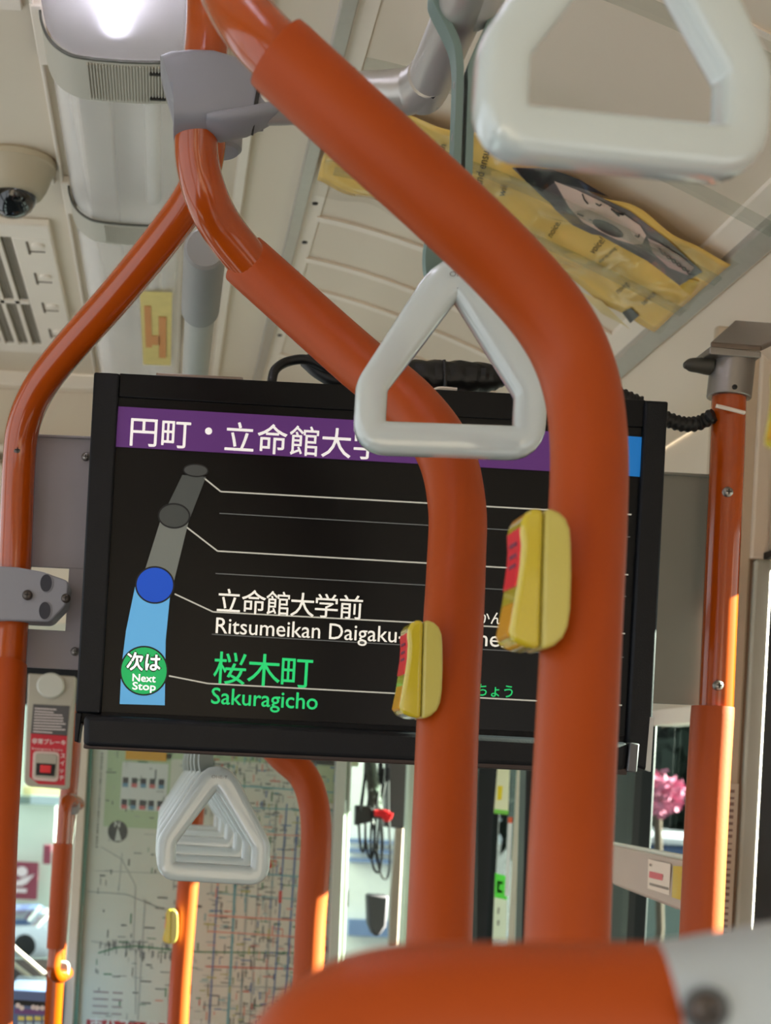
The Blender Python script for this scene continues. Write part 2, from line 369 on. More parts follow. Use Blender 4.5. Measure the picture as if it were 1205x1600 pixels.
# steel bracket
b = thing('pole_bracket', at(1142, 600, 1.6), 'brushed steel bracket fixing the right pole to the valance', 'bracket')
MB().tube([at(1146, 556, 1.6), at(1139, 622, 1.6)], .0232, 32).go('socket', M_steel(), b, bevel=.001)
MB().pp(rounded([(1109, 541), (1190, 549), (1190, 559), (1109, 553)], 3), 1.575, .05).go('flange', M_steel(), b, bevel=.001)
MB().prism([at(1110, 543, 1.575), at(1190, 549, 1.575), at(1260, 516, 1.80), at(1148, 508, 1.80)], (0, 0, .006)).go('top_plate', mat('dark steel plate', (120, 108, 98), .35, metal=.85), b, bevel=.0015)
MB().prism([at(1139, 541, 1.585), at(1143, 543, 1.585), at(1172, 519, 1.75), at(1168, 517, 1.75)], (0, 0, -.0015)).go('slot', mat('bright slot edge', (236, 226, 210), .4), b)
MB().tube(cat([at(1112, 572, 1.6), at(1095, 571, 1.6), at(1078, 570, 1.6), at(1069, 571, 1.6)], 4), lambda i: [.010, .0098, .0095, .009, .0085, .008, .0078, .0075, .007, .006, .005, .004, .003][i], 16).go('knob', mat('dark rubber knob', (60, 58, 50), .5), b)
screw(1148, 605, 1.578, .003, b, mat('dark recess', (25, 22, 20)), name='set_screw')
MB().tube(cat([at(1119, 634, 1.577), at(1140, 639, 1.576), at(1163, 645, 1.585)], 5), .0022, 8).go('cable_tie', mat('white nylon', (226, 214, 202), .4), None, 'white nylon cable tie round the top of the right pole', 'cable tie')

# ================================================================ GREY T JOINT + ARM + RAIL
tj = thing('pipe_joint', at(307, 205, 1.2), 'large grey plastic joint clasping the middle pole near the top', 'pipe joint')
px_ = [(263, 153, .001), (265, 151, .0275), (270, 151, .0295), (300, 150, .0300), (330, 150, .0295), (360, 153, .0270), (385, 156, .0235), (405, 159, .0205), (418, 161, .0190)]
pth = [at(x, y, 1.205) for x, y, r in px_]
MB().sweep(pth, lambda i: sup(px_[i][2]*.9, px_[i][2], 40, .42), up=(0, 1, 0)).go('housing', M_gp(), tj)
px2 = [(322, 196), (345, 198), (385, 191), (412, 181), (437, 172)]
MB().sweep([at(x, y, 1.20) for x, y in px2], lambda i: sup([.020, .024, .022, .018, .012][i], [.003, .0065, .0065, .006, .005][i], 24, .7), up=(0, 1, 0)).go('lower_shell', M_gp(), tj)
MB().sweep([at(x, y, 1.205) for x, y in ((398, 160), (404, 161))], sup(.0215, .0235, 28, .7), up=(0, 1, 0)).go('seam', mat('dark recess', (25, 22, 20)), tj)
MB().lathe(at(345, 180, 1.42), (0, 0, -1), [(0, .022), (.033, .022), (.036, .019)], 28).go('socket_end', M_gp(), tj)
sr_ = thing('strap_rail', at(740, 0, 1.05), 'satin grey overhead rail carrying the two large rings', 'rail')
arm = pxpath([(395, 160, 1.205), (470, 158, 1.20), (560, 149, 1.19), (610, 146, 1.18), (648, 139, 1.17), (676, 112, 1.14), (700, 62, 1.10)], 8)
xr = .191; zr = H(.56)
arm = arm[:-6] + [Vector((xr, 1.04, zr)), Vector((xr, .9, zr)), Vector((xr, .6, zr)), Vector((xr, .3, zr)), Vector((xr, -.5, zr))]
MB().tube(cat([tuple(p) for p in arm[::3]] + [(xr, -.6, zr)], 5), .0178, 28).go('pipe', M_pipe(), sr_)
MB().lathe((xr, 1.062, zr), (0, -1, 0), [(0, .0150), (.003, .0205), (.010, .0225), (.30, .0225), (.303, .019)], 32).go('rail_collar', mat('pale grey rail collar', (200, 198, 194), .4, var=.03), sr_)

# ================================================================ HANGING RINGS
def make_ring(origin, rot, label, group, strap_top, scale=1.0, loop_r=.0235, tilt=0.0, mstrap=None, strap_w=.018):
    """origin: top of the ring; strap goes up to the rail centre strap_top"""
    o = Vector(origin); t = thing('strap_ring', tuple(o), label, 'hanging ring', group)
    cl = [(0, -.0045), (.0545, -.091), (.0545, -.1265), (-.0545, -.1265), (-.0545, -.091)]
    pts = rounded([(a*scale, b_*scale) for a, b_ in cl], [.016, .02, .013, .013, .02], 6)
    cr2, sr2 = math.cos(rot), math.sin(rot)
    P = [o + Vector((x*cr2, x*sr2, z)) for x, z in pts]
    n = len(P); nrm = Vector((-sr2, cr2, 0))
    MB().sweep(P, lambda i: [(a*(1), b_*(1.25 if P[i].z-o.z > -.045*scale else 1.0)) for a, b_ in sup(.0108*scale, .0112*scale, 28, .58)], closed=True, up=nrm).go('ring', M_white(), t)
    # small raised maker's letters
    q = MB(); vs, fs = text2d('OHE-T')
    q.add([o + Vector(((v[0]-1.2)*.0062, -.0118*scale, -.0165*scale + v[1]*.005)) for v in vs], fs); q.go('mould_mark', mat('grey moulding mark', (120, 120, 116), .5), t)
    # belt: one closed band over the rail and through the ring
    top = Vector(strap_top); seq = []
    for k in range(13):
        a = math.radians(-25 + 230*k/12); seq.append((loop_r*math.cos(a), loop_r*math.sin(a)+ (top.z-o.z)))
    L = top.z-o.z; dx = top.x-o.x
    band = [(x+dx, z) for x, z in seq]
    zs = [(L-.034, -.0085), (L-.05, -.0048)] + [(L*f_, -.0042) for f_ in (.8, .65, .5) if L*f_ < L-.06] + [(.062, -.0042), (.050, -.0040), (.044, -.002), (.043, 0)]
    left = [(x+dx*max(z, 0)/L, z) for z, x in zs]; right = [(-x+dx*max(z, 0)/L, z) for z, x in reversed(zs[:-1])]
    loop = band + left + right
    loop = loop[:-1]
    lp = cat([(a, b_, 0) for a, b_ in loop + [loop[0]]], 3)[:-1]
    MB().sweep([o+Vector((p[0], -.001, p[1])) for p in lp], [(-strap_w/2, -.0026), (strap_w/2, -.0026), (strap_w/2, .0026), (-strap_w/2, .0026)], closed=True, up=(0, 1, 0)).go('strap', mstrap or mat('green grey strap', (112, 132, 124), .5, var=.05), t)
    MB().sweep(cat([o+Vector(v) for v in ((0, 0, .056), (-.004, .002, .044), (-.011, .006, .026), (-.0145, .012, .008), (-.012, .0165, -.008), (-.005, .0165, -.020))], 5), [(-.009, -.002), (.009, -.002), (.009, .002), (-.009, .002)], up=(1, .5, 0)).go('strap_loop', mstrap or mat('green grey strap', (112, 132, 124), .5), t)
    for f in (.46, .66):
        if L > .15: 
            rr = o + Vector((dx*f, -.001, L*f))
            MB().lathe(rr+Vector((-.004, 0, 0)), (-1, 0, 0), [(0, .0045), (.0015, .0045), (.003, .0025)], 14).go('rivet', M_steel(), t)
    return t
ring1 = make_ring(at(715, 404, 1.05), math.radians(-4), 'sharp white strap ring in the middle, in front of the screen top', None, (xr-.004, 1.05, zr), 1.03)
p = at(962, 266, .645)
ring0 = make_ring((p.x+.001, p.y, p.z+.1375), math.radians(6), 'blurred white strap ring nearest the camera at upper right', None, (xr, .645, zr), 1.0)
# small rings below the screen
sr2_ = thing('strap_rail', (.03, 2.2, H(.56)), 'grey rail running forward from its sleeve above the screen top', 'rail')
MB().tube([(.016, 1.78, H(.56)), (.016, 2.4, H(.56)), (.016, 3.42, H(.56))], .0185, 28).go('pipe', mat('satin grey rail', (176, 176, 168), .4, var=.04), sr2_)
MB().lathe((.016, 1.58, H(.56)), (0, 1, 0), [(0, .020), (.003, .0232), (.21, .0232), (.213, .019)], 32).go('sleeve', mat('grey sleeve', (150, 150, 146), .5, var=.04), sr2_)
sr3_ = MB().tube([(.051, 1.62, H(.25)), (.051, 2.4, H(.25)), (.046, 3.4, H(.25))], .0175, 24).go('strap_rail', mat('satin grey rail', (176, 176, 168), .4, var=.04), None, 'low grey rail behind the screen carrying the small rings', 'rail')
p = at(341, 1194, 1.68); L0 = .56 - (p.z-CZ)
ys_r = [1.68, 1.84, 2.07, 2.36, 2.62, 2.85]
nm = ['front ring of the row of small white rings under the screen', 'second ring of the row under the screen, just behind the front one', 'third small white ring under the screen', 'fourth small white ring under the screen, halfway down the row', 'fifth small white ring under the screen, partly seen through the others', 'farthest small white ring in the row under the screen']
r0 = make_ring((p.x, 1.68, p.z), math.radians(-3), nm[0], 'row of small rings under the screen', (p.x-.01, 1.68, H(.25)), .985, .0215, mstrap=mat('pale grey strap', (150, 156, 148), .5))
for y, l in zip(ys_r[1:], nm[1:]): copy_tree(r0, (-.002, y-1.68, 0), None, l)

# ================================================================ STOP BUTTONS
def button(px0, Y, sc, label, name='stop_button'):
    """px0: photo position of seam top; shape measured on the nearest button, scale sc"""
    def q(x, y): return (px0[0]+(x-852)*sc, px0[1]+(y-793)*sc)
    t = thing(name, at(*q(848, 1014), Y), label, 'stop button', 'yellow stop buttons on the grab poles')
    back = [q(*v) for v in ((852, 794), (864, 795), (876, 800), (886, 810), (892, 826), (894, 850), (894.5, 900), (893, 950), (889, 978), (881, 996), (868, 1008), (856, 1013), (846, 1014.5))]
    MB().pp(back, Y-.0205, .036).go('back_housing', M_yel2(), t, bevel=.0055*min(1, sc+.1), seg=4)
    fr = [q(*v) for v in ((850.8, 794), (835, 794), (824, 800), (817, 812), (815, 830), (817, 850), (815, 880), (810, 915), (804, 950), (798, 985), (799, 997), (806, 1003), (822, 1010), (845, 1014.5))]
    MB().pp(fr, Y-.0210, .037).go('front_housing', M_yel(), t, bevel=.0055*min(1, sc+.1), seg=4)
    lens = [q(*v) for v in ((813, 905), (807, 934), (799, 970), (795, 990), (800, 996), (814, 935))]
    yf = Y-.021; side = lambda pts, dy, t_: MB().prism([at(x, y, yf)+Vector((0, dy, 0)) for x, y in pts], (0, t_, 0))
    side(lens, .004, .028).go('clear_cover', mat('amber clear cover', (200, 140, 10), .35, spec=.2, var=0), t, bevel=.0006)
    pan = [q(*v) for v in ((813.5, 822), (814.5, 850), (812.5, 878), (807, 914), (815, 914), (820, 850), (819, 822))]
    side(pan, .004, .028).go('push_panel', M_red(), t, bevel=.0004)
    mk = MB()
    for yy in (842, 860, 876, 893): mk.prism([at(*q(*v), yf)+Vector((0, .009, 0)) for v in ((813.4-abs(yy-850)*.05, yy), (817, yy), (817, yy+6), (813.0-abs(yy-850)*.06, yy+6))], (0, .016, 0))
    mk.go('push_lettering', mat('dark print on red', (110, 30, 60), .5), t)
    MB().lathe(at(*q(858, 850), Y-.0198), (0, -1, 0), [(0, .0006), (.0003, .0006)], 10).go('pin_hole', mat('dark recess', (25, 22, 20)), t)
    return t
button((852, 793), .826, 1.0, 'large yellow stop button with red panel on the thickest pole')
button((663, 968), 1.075, .70, 'yellow stop button with red panel on the middle orange pole')
t = button((268, 1421), 2.98, .245, 'tiny yellow stop button on the thin pole before the map')
button((1286, 538), .60, .62, 'blurred yellow stop button cut off by the right edge')
pole('grab_pole', 'orange grab pole carrying the blurred yellow button at the right edge', [], [[(1352, 300, .62), (1344, 560, .62), (1337, 900, .62), (1332, 1300, .62)]], at(1332, 1300, .62))

# ================================================================ SCREEN
YS = 1.5
def E_(x, y): return (x, y)
sc_ = thing('display_monitor', at(560, 1210, YS), 'black passenger display showing next stops in Japanese and English', 'display')
MB().pp([(147, 582), (1045, 627), (1012, 1186), (120, 1130)], YS+.004, .075).go('housing', M_blk(), sc_, bevel=.002)
MB().pp([(147, 581), (187, 583), (158, 1116), (118, 1113)], YS-.006, .03).go('side_frame', M_blk(), sc_, bevel=.002)
MB().pp([(1009, 625), (1045, 627), (1017, 1206), (978, 1192)], YS-.006, .04).go('side_frame', M_blk(), sc_, bevel=.003)
MB().pp([(118, 1113), (128, 1114), (122, 1160), (116, 1158)], YS-.004, .05).go('end_cap', M_blk(), sc_, bevel=.001)
MB().pp([(187, 583), (1009, 625), (1006, 668), (185, 620)], YS-.001, .02).go('top_bezel', mat('black gloss bezel', (6, 8, 12), .3, spec=.25, var=.05), sc_, bevel=.001)
MB().pp([(184, 620), (1006, 668), (976, 1150), (158, 1112)], YS+.001, .01).go('display_panel', mat('black display surface', (6, 7, 9), .3, spec=.25, var=.03), sc_)
MB().pp([(131, 1116), (985, 1160), (980, 1206), (130, 1168)], YS-.028, .05).go('lower_rail', M_blk(), sc_, bevel=.006, seg=3)
MB().pp([(131, 1162), (981, 1201), (980, 1211), (130, 1169)], YS-.026, .05).go('lower_lip', mat('dark brown rail underside', (52, 38, 34), .5), sc_, bevel=.001)
MB().pp([(985, 1160), (1000, 1162), (996, 1207), (980, 1206)], YS-.029, .05).go('end_cap', mat('worn metal end cap', (96, 96, 98), .4, metal=.5), sc_, bevel=.0015)
MB().pp([(1016, 1120), (1022, 1121), (1017, 1206), (1009, 1203)], YS-.0065, .006).go('side_frame', mat('worn silver edge', (180, 180, 178), .4, metal=.5), sc_)
MB().pp([(244, 582), (380, 589), (380, 596), (244, 590)], YS+.01, .03).go('hinge', mat('dull metal hinge', (150, 135, 125), .4, metal=.6), sc_, bevel=.001)
YG = YS - .0004
def gfx(name, rgb, e, build, sub=0, lab=None):
    q = MB(); build(q); return q.go(name, em(name+str(rgb), rgb, e), sc_, lab, smooth=False)
def poly(q, pts, k=0): q.pp(pts, YG-.0003*k, .0002)
def ell(cx, cy, rx, ry, n=40, rot=3.0):
    a0 = math.radians(rot)
    return [(cx+rx*math.cos(t)*math.cos(a0)-ry*math.sin(t)*math.sin(a0), cy+rx*math.cos(t)*math.sin(a0)+ry*math.sin(t)*math.cos(a0)) for t in [2*math.pi*i/n for i in range(n)]]
def line(q, pts, wd=2.0, k=1):
    for (x0, y0), (x1, y1) in zip(pts, pts[1:]):
        dx, dy = x1-x0, y1-y0; l = math.hypot(dx, dy); nx, ny = -dy/l*wd/2, dx/l*wd/2
        poly(q, [(x0+nx, y0+ny), (x1+nx, y1+ny), (x1-nx, y1-ny), (x0-nx, y0-ny)], k)
gfx('header_band', (84, 40, 106), .4, lambda q: poly(q, [(185, 635), (964, 680), (962, 742), (181, 698)], 1), lab='purple header band')
gfx('header_block', (8, 98, 164), .6, lambda q: poly(q, [(964, 680), (1003, 683), (1000, 745), (962, 742)], 1), lab='blue block at the right end of the header')
def hdr(q):
    for ch, x in zip('円町', (203, 252)): ptext(q, ch, x, 692+(x-203)*.058, 50, YG-.0006, bold=.25)
    q.pp(ell(326, 673.5, 5.5, 5.5), YG-.0006, .0002)
    for i, ch in enumerate('立命館大学'): ptext(q, ch, 351+i*50.3, 701+i*2.9, 50, YG-.0006, bold=.25)
gfx('header_lettering', (224, 220, 216), .6, hdr)
gfx('route_band_far', (62, 65, 62), .5, lambda q: poly(q, [(285, 742), (322, 745), (296, 812), (254, 806)], 1), lab='dark grey far end of the route band')
gfx('route_band_middle', (98, 101, 94), .5, lambda q: poly(q, [(253, 806), (296, 810), (272, 908), (223, 902)], 1), lab='grey middle of the route band')
gfx('route_band_near', (84, 152, 196), .6, lambda q: poly(q, [(212, 912), (267, 918), (259, 1000), (257.5, 1102), (187, 1100), (190, 1040), (197, 985)], 2), lab='light blue near part of the route band')
for c in ((306, 735, 20, 10.5), (272, 806, 25.5, 20), (242, 914, 31, 29.5), (225, 1048, 38, 39)): gfx('stop_marker_outline', (10, 12, 14), .4, lambda q: q.pp(ell(*c), YG-.0009, .0002))
gfx('stop_marker_far', (56, 58, 56), .5, lambda q: q.pp(ell(306, 735, 18, 8.5), YG-.0012, .0002), lab='small dark marker of the farthest stop')
gfx('stop_marker_grey', (54, 57, 54), .5, lambda q: q.pp(ell(272, 806, 23, 17.5), YG-.0012, .0002), lab='dark grey stop marker')
gfx('stop_marker_blue', (6, 66, 168), .6, lambda q: q.pp(ell(242, 914, 28.5, 27), YG-.0012, .0002), lab='blue stop marker')
gfx('stop_marker_green', (20, 158, 84), .6, lambda q: q.pp(ell(225, 1048, 35.5, 36.5), YG-.0012, .0002), lab='green next stop marker')
def nxt(q, b_, k):
    b2 = min(b_, 1.2)*.5
    ptext(q, '次は', 198, 1044, 30, YG-.0014-k, width=52, bold=b_); ptext(q, 'Next', 207, 1064, 16.5, YG-.0014-k, width=36, bold=b2); ptext(q, 'Stop', 207, 1077, 16.5, YG-.0014-k, width=36, bold=b2)
gfx('marker_lettering_edge', (12, 40, 24), .4, lambda q: nxt(q, 2.6, 0))
gfx('marker_lettering', (245, 244, 238), .85, lambda q: nxt(q, .55, .0004))
for ln in ([(319, 747), (345, 768), (987, 804)], [(292, 824), (340, 861), (982, 898)], [(273, 928), (333, 956), (977, 990)], [(264, 1056), (325, 1068), (972, 1102)]): gfx('leader_line', (176, 174, 162), .5, lambda q: line(q, ln, 2.2))
for ln in ([(343, 802), (985, 839)], [(337, 896), (979, 932)], [(331, 991), (975, 1027)]): gfx('divider_line', (92, 94, 92), .45, lambda q: line(q, ln, 1.5))
WHT = (226, 222, 210); GRN = (24, 182, 100)
def chars(q, st, x, y, dx, dy, size, b_):
    for i, ch in enumerate(st): ptext(q, ch, x+i*dx, y+i*dy, size, YG-.0006, bold=b_)
gfx('stop_name_lettering', WHT, .6, lambda q: chars(q, '立命館大学前', 339, 953, 38.2, 2.0, 40, .2), lab='white Japanese name of the stop after next')
gfx('stop_name_lettering', WHT, .6, lambda q: ptext(q, 'Ritsumeikan Daigaku-mae', 337, 989, 35.5, YG-.0006, width=352, bold=.1, slope=3.0), lab='white romanised name of the stop after next')
gfx('stop_reading_lettering', WHT, .5, lambda q: ptext(q, 'りつめいかんだい', 665, 968, 22, YG-.0006, width=162, bold=.2))
gfx('stop_reading_lettering', WHT, .6, lambda q: ptext(q, 'Ritsumeikan', 663, 1004, 35.5, YG-.0006, width=176, bold=.1))
gfx('stop_name_lettering', GRN, .75, lambda q: chars(q, '桜木町', 333, 1063, 53, 2.9, 54, .3), lab='green Japanese name of the next stop')
gfx('stop_name_lettering', GRN, .75, lambda q: ptext(q, 'Sakuragicho', 330, 1099, 36, YG-.0006, width=166, bold=.4), lab='green romanised name of the next stop')
gfx('stop_reading_lettering', GRN, .65, lambda q: ptext(q, 'さくらぎちょう', 663, 1081, 22, YG-.0006, width=138, bold=.2))
# mounting plates behind the monitor
gpl = mat('grey painted plate', (150, 144, 148), .45, var=.05, vscale=8, bump=.05)
YP = 1.615
pl = thing('mounting_plate', at(90, 1046, YP), 'grey metal mounting plate with a square cut-out left of the screen', 'mounting plate')
MB().pp([(30, 678), (150, 683), (147, 890), (20, 884)], YP, .004).go('plate', gpl, pl, bevel=.0008)
MB().pp([(108, 888), (148, 890), (146, 990), (102, 986)], YP, .004).go('plate', gpl, pl)
MB().pp([(14, 981), (146, 988), (140, 1048), (14, 1041)], YP, .004).go('plate', gpl, pl, bevel=.0008)
MB().pp([(30, 677), (150, 682), (150, 686), (30, 681)], YP-.004, .01).go('folded_edge', gpl, pl, bevel=.0008)
for (x, y) in ((134, 714), (117, 1018)): screw(x, y, YP-.001, .0048, pl, M_steel())
gp2 = mat('grey green plate', (140, 140, 132), .5, var=.05, vscale=8)
pr = thing('mounting_plate', at(1060, 1100, YP), 'plain grey metal mounting plate right of the screen', 'mounting plate')
MB().pp([(1020, 738), (1112, 743), (1094, 1102), (1000, 1098)], YP+.02, .004).go('plate', gp2, pr, bevel=.0008)
MB().pp([(1020, 736), (1112, 741), (1112, 745), (1020, 740)], YP+.015, .012).go('folded_edge', gp2, pr, bevel=.0008)
# pole clamp
cl = thing('pole_clamp', at(30, 970, 1.57), 'grey plastic clamp with two holes round the left pole', 'clamp')
outl2 = rounded([(-30, 883), (28, 886), (66, 893), (108, 908), (104, 945), (78, 972), (30, 970), (-30, 968)], [4, 30, 30, 10, 20, 16, 20, 4], 5)
hs = [(73, 911, 9, 13.5), (71, 954, 9, 13.5)]
MB().pp([tuple(v) for v in outl2], 1.562, .05).go('body', M_gp(), cl, bevel=.004, seg=3)
for (x, y, a, b_) in hs:
    MB().pp(ell(x, y, a+1.6, b_+1.6), 1.5612, .0012).go('hole_rim', mat('pale rim', (128, 128, 134), .4), cl, bevel=.0003)
    MB().pp(ell(x-1, y, a, b_), 1.5608, .001).go('hole', mat('deep grey hole', (48, 48, 56), .6), cl)
screw(43, 930, 1.560, .0055, cl, mat('dark steel screw', (92, 84, 78)))
screw(103, 935, 1.562, .005, cl, mat('dark steel screw', (92, 84, 78)))

# ================================================================ CABLES
def conduit(name, label, pts, r, ribs=True, grp='black cables above the screen', n=10):
    p = pxpath(pts, n)
    tot = sum((p[i+1]-p[i]).length for i in range(len(p)-1)); m = int(tot/.0016)
    q = []; 
    d = [0]
    for i in range(len(p)-1): d.append(d[-1]+(p[i+1]-p[i]).length)
    j = 0
    for k in range(m+1):
        s_ = tot*k/m
        while j < len(d)-2 and d[j+1] < s_: j += 1
        q.append(p[j].lerp(p[j+1], (s_-d[j])/max(1e-9, d[j+1]-d[j])))
    rr = (lambda i: r*(1.0 if (i//2) % 2 else .86)) if ribs else (lambda i: r)
    return MB().tube(q, rr, 14).go(name, M_cab(), None, label, 'cable', grp)
conduit('cable', 'thin black cable loop rising over the screen top at left', [(424, 600, 1.56), (430, 578, 1.57), (450, 565, 1.58), (480, 562, 1.58), (510, 575, 1.58), (560, 600, 1.58)], .0052, False)
conduit('cable', 'second black cable beside the thin loop, behind the middle pole', [(478, 563, 1.6), (500, 582, 1.59), (530, 596, 1.585), (580, 596, 1.585), (640, 590, 1.585)], .008, False)
conduit('corrugated_conduit', 'ribbed black conduit running from the cable bundle to the big pole', [(760, 590, 1.60), (820, 585, 1.60), (870, 592, 1.60), (940, 608, 1.60), (1000, 632, 1.60)], .0092)
conduit('corrugated_conduit', 'ribbed black conduit sagging between screen and right pole', [(985, 628, 1.60), (1040, 654, 1.60), (1070, 663, 1.60), (1095, 660, 1.60), (1116, 648, 1.59)], .0085)
bd = thing('cable_bundle', at(700, 610, 1.59), 'black taped cable bundle lying on the screen top', 'cable bundle')
bp = [(592, 588, .007), (620, 580, .011), (660, 586, .0155), (700, 589, .0165), (740, 590, .0165), (772, 592, .013), (790, 594, .006)]
MB().sweep(pxpath([(x, y, 1.60) for x, y, r in bp], 5), (lambda i: [(a*(1+.1*math.sin(i*2.1+a*900)), b_*(1+.08*math.sin(i*1.3+b_*700))) for a, b_ in sup(bp[min(i//5, 6)][2]*(1-(i % 5)/5)+bp[min(i//5+1, 6)][2]*(i % 5)/5, bp[min(i//5, 6)][2]*(1-(i % 5)/5)+bp[min(i//5+1, 6)][2]*(i % 5)/5, 18, .8)]), up=(0, 1, 0)).go('tape_wrap', mat('black tape', (20, 20, 20), .4, bump=.6, bscale=60), bd)
MB().tube(pxpath([(694, 563, 1.583), (696, 590, 1.580), (695, 612, 1.583)], 5), .002, 8).go('cable_tie', mat('black nylon', (40, 40, 40), .3), bd)
MB().tube(pxpath([(676, 611, 1.575), (688, 607, 1.575), (714, 609, 1.575)], 5), .0022, 8).go('cable_tie', mat('white nylon', (226, 214, 202), .4), bd)
# ================================================================ CEILING LAMP
lf = thing('ceiling_lamp', (-.1, 2, H(HT)), 'long fluorescent ceiling lamp with clear covers and two grey bands', 'lamp')
def lprof(grow=0.0):   # cross section in (x, h): steep curve at the left, flat belly, shallow at the right
    raw = [(-.190, .0), (-.188, -.018), (-.178, -.040), (-.160, -.055), (-.135, -.062), (-.08, -.064), (-.03, -.060), (-.014, -.050), (-.010, -.02), (-.010, .0)]
    cx = -.1; out = [(x+math.copysign(grow, x-cx), h-(grow if h < -.001 else 0)) for x, h in raw]
    return [tuple(v) for v in cat(out, 4)]
def lseg(y0, y1, grow, name, m, label=None, parent=lf, wall=.0025):
    pr = lprof(grow); n = len(pr)
    inn = [(x+(-.1-x)*.03, h*.96) for x, h in pr]
    mb = MB(); pts = [Vector((x, y0, H(HT+h))) for x, h in pr] + [Vector((x, y0, H(HT+h))) for x, h in reversed(inn)]
    N = len(pts); vs = pts + [p+Vector((0, y1-y0, 0)) for p in pts]
    fs = [(i, (i+1) % N, N+(i+1) % N, N+i) for i in range(N)] + [(i, i+1, N-2-i, N-1-i) for i in range(n-1)] + [(N+i, N+i+1, 2*N-2-i, 2*N-1-i) for i in range(n-1)]
    mb.add(vs, fs); return mb.go(name, m, parent, label)
covm = glass('prismatic clear cover', (255, 253, 250), .1, .07)
for y0, y1 in ((.4, 1.06), (1.16, 1.745), (1.85, 2.27), (2.355, 3.38)): lseg(y0, y1, 0, 'cover', mat('frosted lamp cover', (240, 238, 242), .6, trans=.9, var=0, ior=1.2) if y1 < 1.8 else covm)
gband = mat('pale grey lamp band', (196, 192, 178), .45, var=.03)
for y0, y1 in ((1.06, 1.16), (1.745, 1.85), (2.27, 2.355)):
    bnd = lseg(y0, y1, .004, 'end_band', gband)
    q = MB()
    for k in range(26):
        x = -.135+.0037*k; q.box(x, x+.0017, y0+.006, y1-.006, H(HT)-.0695, H(HT)-.066)
    q.go('ribbing', gband, bnd)
    q = MB(); q.box(-.205, -.19, y0-.012, y1+.03, H(HT)-.012, H(HT)); q.go('clip', M_crd(), bnd, bevel=.002)
    for yy in (y0+.02, y1-.02): MB().box(-.060, -.040, yy-.002, yy+.002, H(HT)-.0712, H(HT)-.068).go('slot', mat('dark recess', (25, 22, 20)), bnd)
    lseg(y0-.004, y0, .0045, 'seal', mat('dark seal', (88, 88, 80), .6), parent=bnd)
MB().box(-.205, -.20, .4, 3.38, H(HT)-.010, H(HT)).go('edge_bead', M_crd(), lf, bevel=.002)
MB().box(-.186, -.014, .4, 3.38, H(HT)-.004, H(HT)-.001).go('reflector', mat('white reflector', (250, 246, 240), .25, var=.04), lf)
MB().box(-.16, -.115, 1.86, 3.36, H(HT)-.03, H(HT)-.004).go('ballast_cover', mat('satin reflector', (206, 200, 190), .3, metal=.4), lf, bevel=.004)
MB().tube([(-.10, .5, H(HT)-.03), (-.10, 1.04, H(HT)-.03)], .013, 16).go('tube_lamp', em('fluorescent tube', (240, 240, 255), 9), lf)
MB().tube([(-.10, 1.18, H(HT)-.03), (-.10, 1.72, H(HT)-.03)], .013, 16).go('tube_lamp', em('fluorescent tube', (240, 240, 255), 9), lf)
for y0 in (1.87, 2.38): MB().tube([(-.06, y0, H(HT)-.03), (-.06, y0+.38 if y0 < 2 else 3.3, H(HT)-.03)], .012, 16).go('tube_lamp', mat('unlit tube', (232, 230, 224), .2), lf)
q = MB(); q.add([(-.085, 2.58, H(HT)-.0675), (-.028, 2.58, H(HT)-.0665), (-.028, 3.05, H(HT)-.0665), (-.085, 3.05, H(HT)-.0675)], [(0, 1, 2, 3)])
st = q.go('painted_reflection', mat('pale yellow reflection', (226, 206, 128), .5, var=.1, vscale=30), None, 'yellow poster reflection painted under the lamp above the screen', 'sticker')  # reflection of the yellow poster in the cover, painted as a flat patch
q = MB(); q.pp
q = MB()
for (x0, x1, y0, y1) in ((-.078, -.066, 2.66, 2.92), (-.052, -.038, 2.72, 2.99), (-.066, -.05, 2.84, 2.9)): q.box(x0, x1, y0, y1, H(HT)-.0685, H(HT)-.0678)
q.go('reflected_orange', mat('faded orange reflection', (214, 146, 86), .5), st)  # orange blotches belonging to the painted poster reflection

# ================================================================ DOME CAMERA
dc = thing('dome_camera', (-.272, 2.2, H(HT)), 'beige dome camera on the ceiling at the left edge', 'camera')
c0 = Vector((-.272, 2.215, H(HT)))
MB().lathe(c0, (0, 0, -1), [(0, .062), (.004, .065), (.012, .064), (.014, .061), (.040, .052), (.050, .046), (.054, .038)], 44).go('bowl', mat('beige camera housing', (190, 178, 152), .4, var=.03), dc)
MB().lathe(c0+Vector((0, 0, -.052)), (0, 0, -1), [(.0, .037), (.010, .036), (.020, .030), (.028, .020), (.032, .009), (.033, .001)], 40).go('dome', mat('dark glass dome', (18, 22, 24), .05, coat=1), dc)
# ================================================================ AIR GRILLE
gr = thing('air_grille', (-.3, 2.8, H(HT)), 'cream ceiling air return grille with black mesh', 'grille')
gx0, gx1, gy0, gy1 = -.62, -.236, 2.44, 3.20
zf = H(HT)-.014
ix0, ix1, iy0, iy1 = -.60, -.306, 2.50, 3.14
for (a, b_, c_, d_) in ((gx0, gx1, gy0, iy0), (gx0, gx1, iy1, gy1), (gx0, ix0, iy0, iy1), (ix1, gx1, iy0, iy1)): MB().box(a, b_, c_, d_, zf, H(HT)).go('frame', M_crd(), gr, bevel=.003)
MB().box(ix0, ix1, iy0, iy1, zf+.007, zf+.009).go('backing', mat('black grille backing', (26, 25, 24), .8), gr)
q = MB()
for k in range(64): y = iy0+.01*k; q.box(ix0, ix1, y, y+.0028, zf+.004, zf+.006)
for k in range(30): x = ix0+.01*k; q.box(x, x+.002, iy0, iy1, zf+.004, zf+.006)
q.go('mesh', mat('grey wire mesh', (160, 152, 136), .5), gr, kind='stuff')
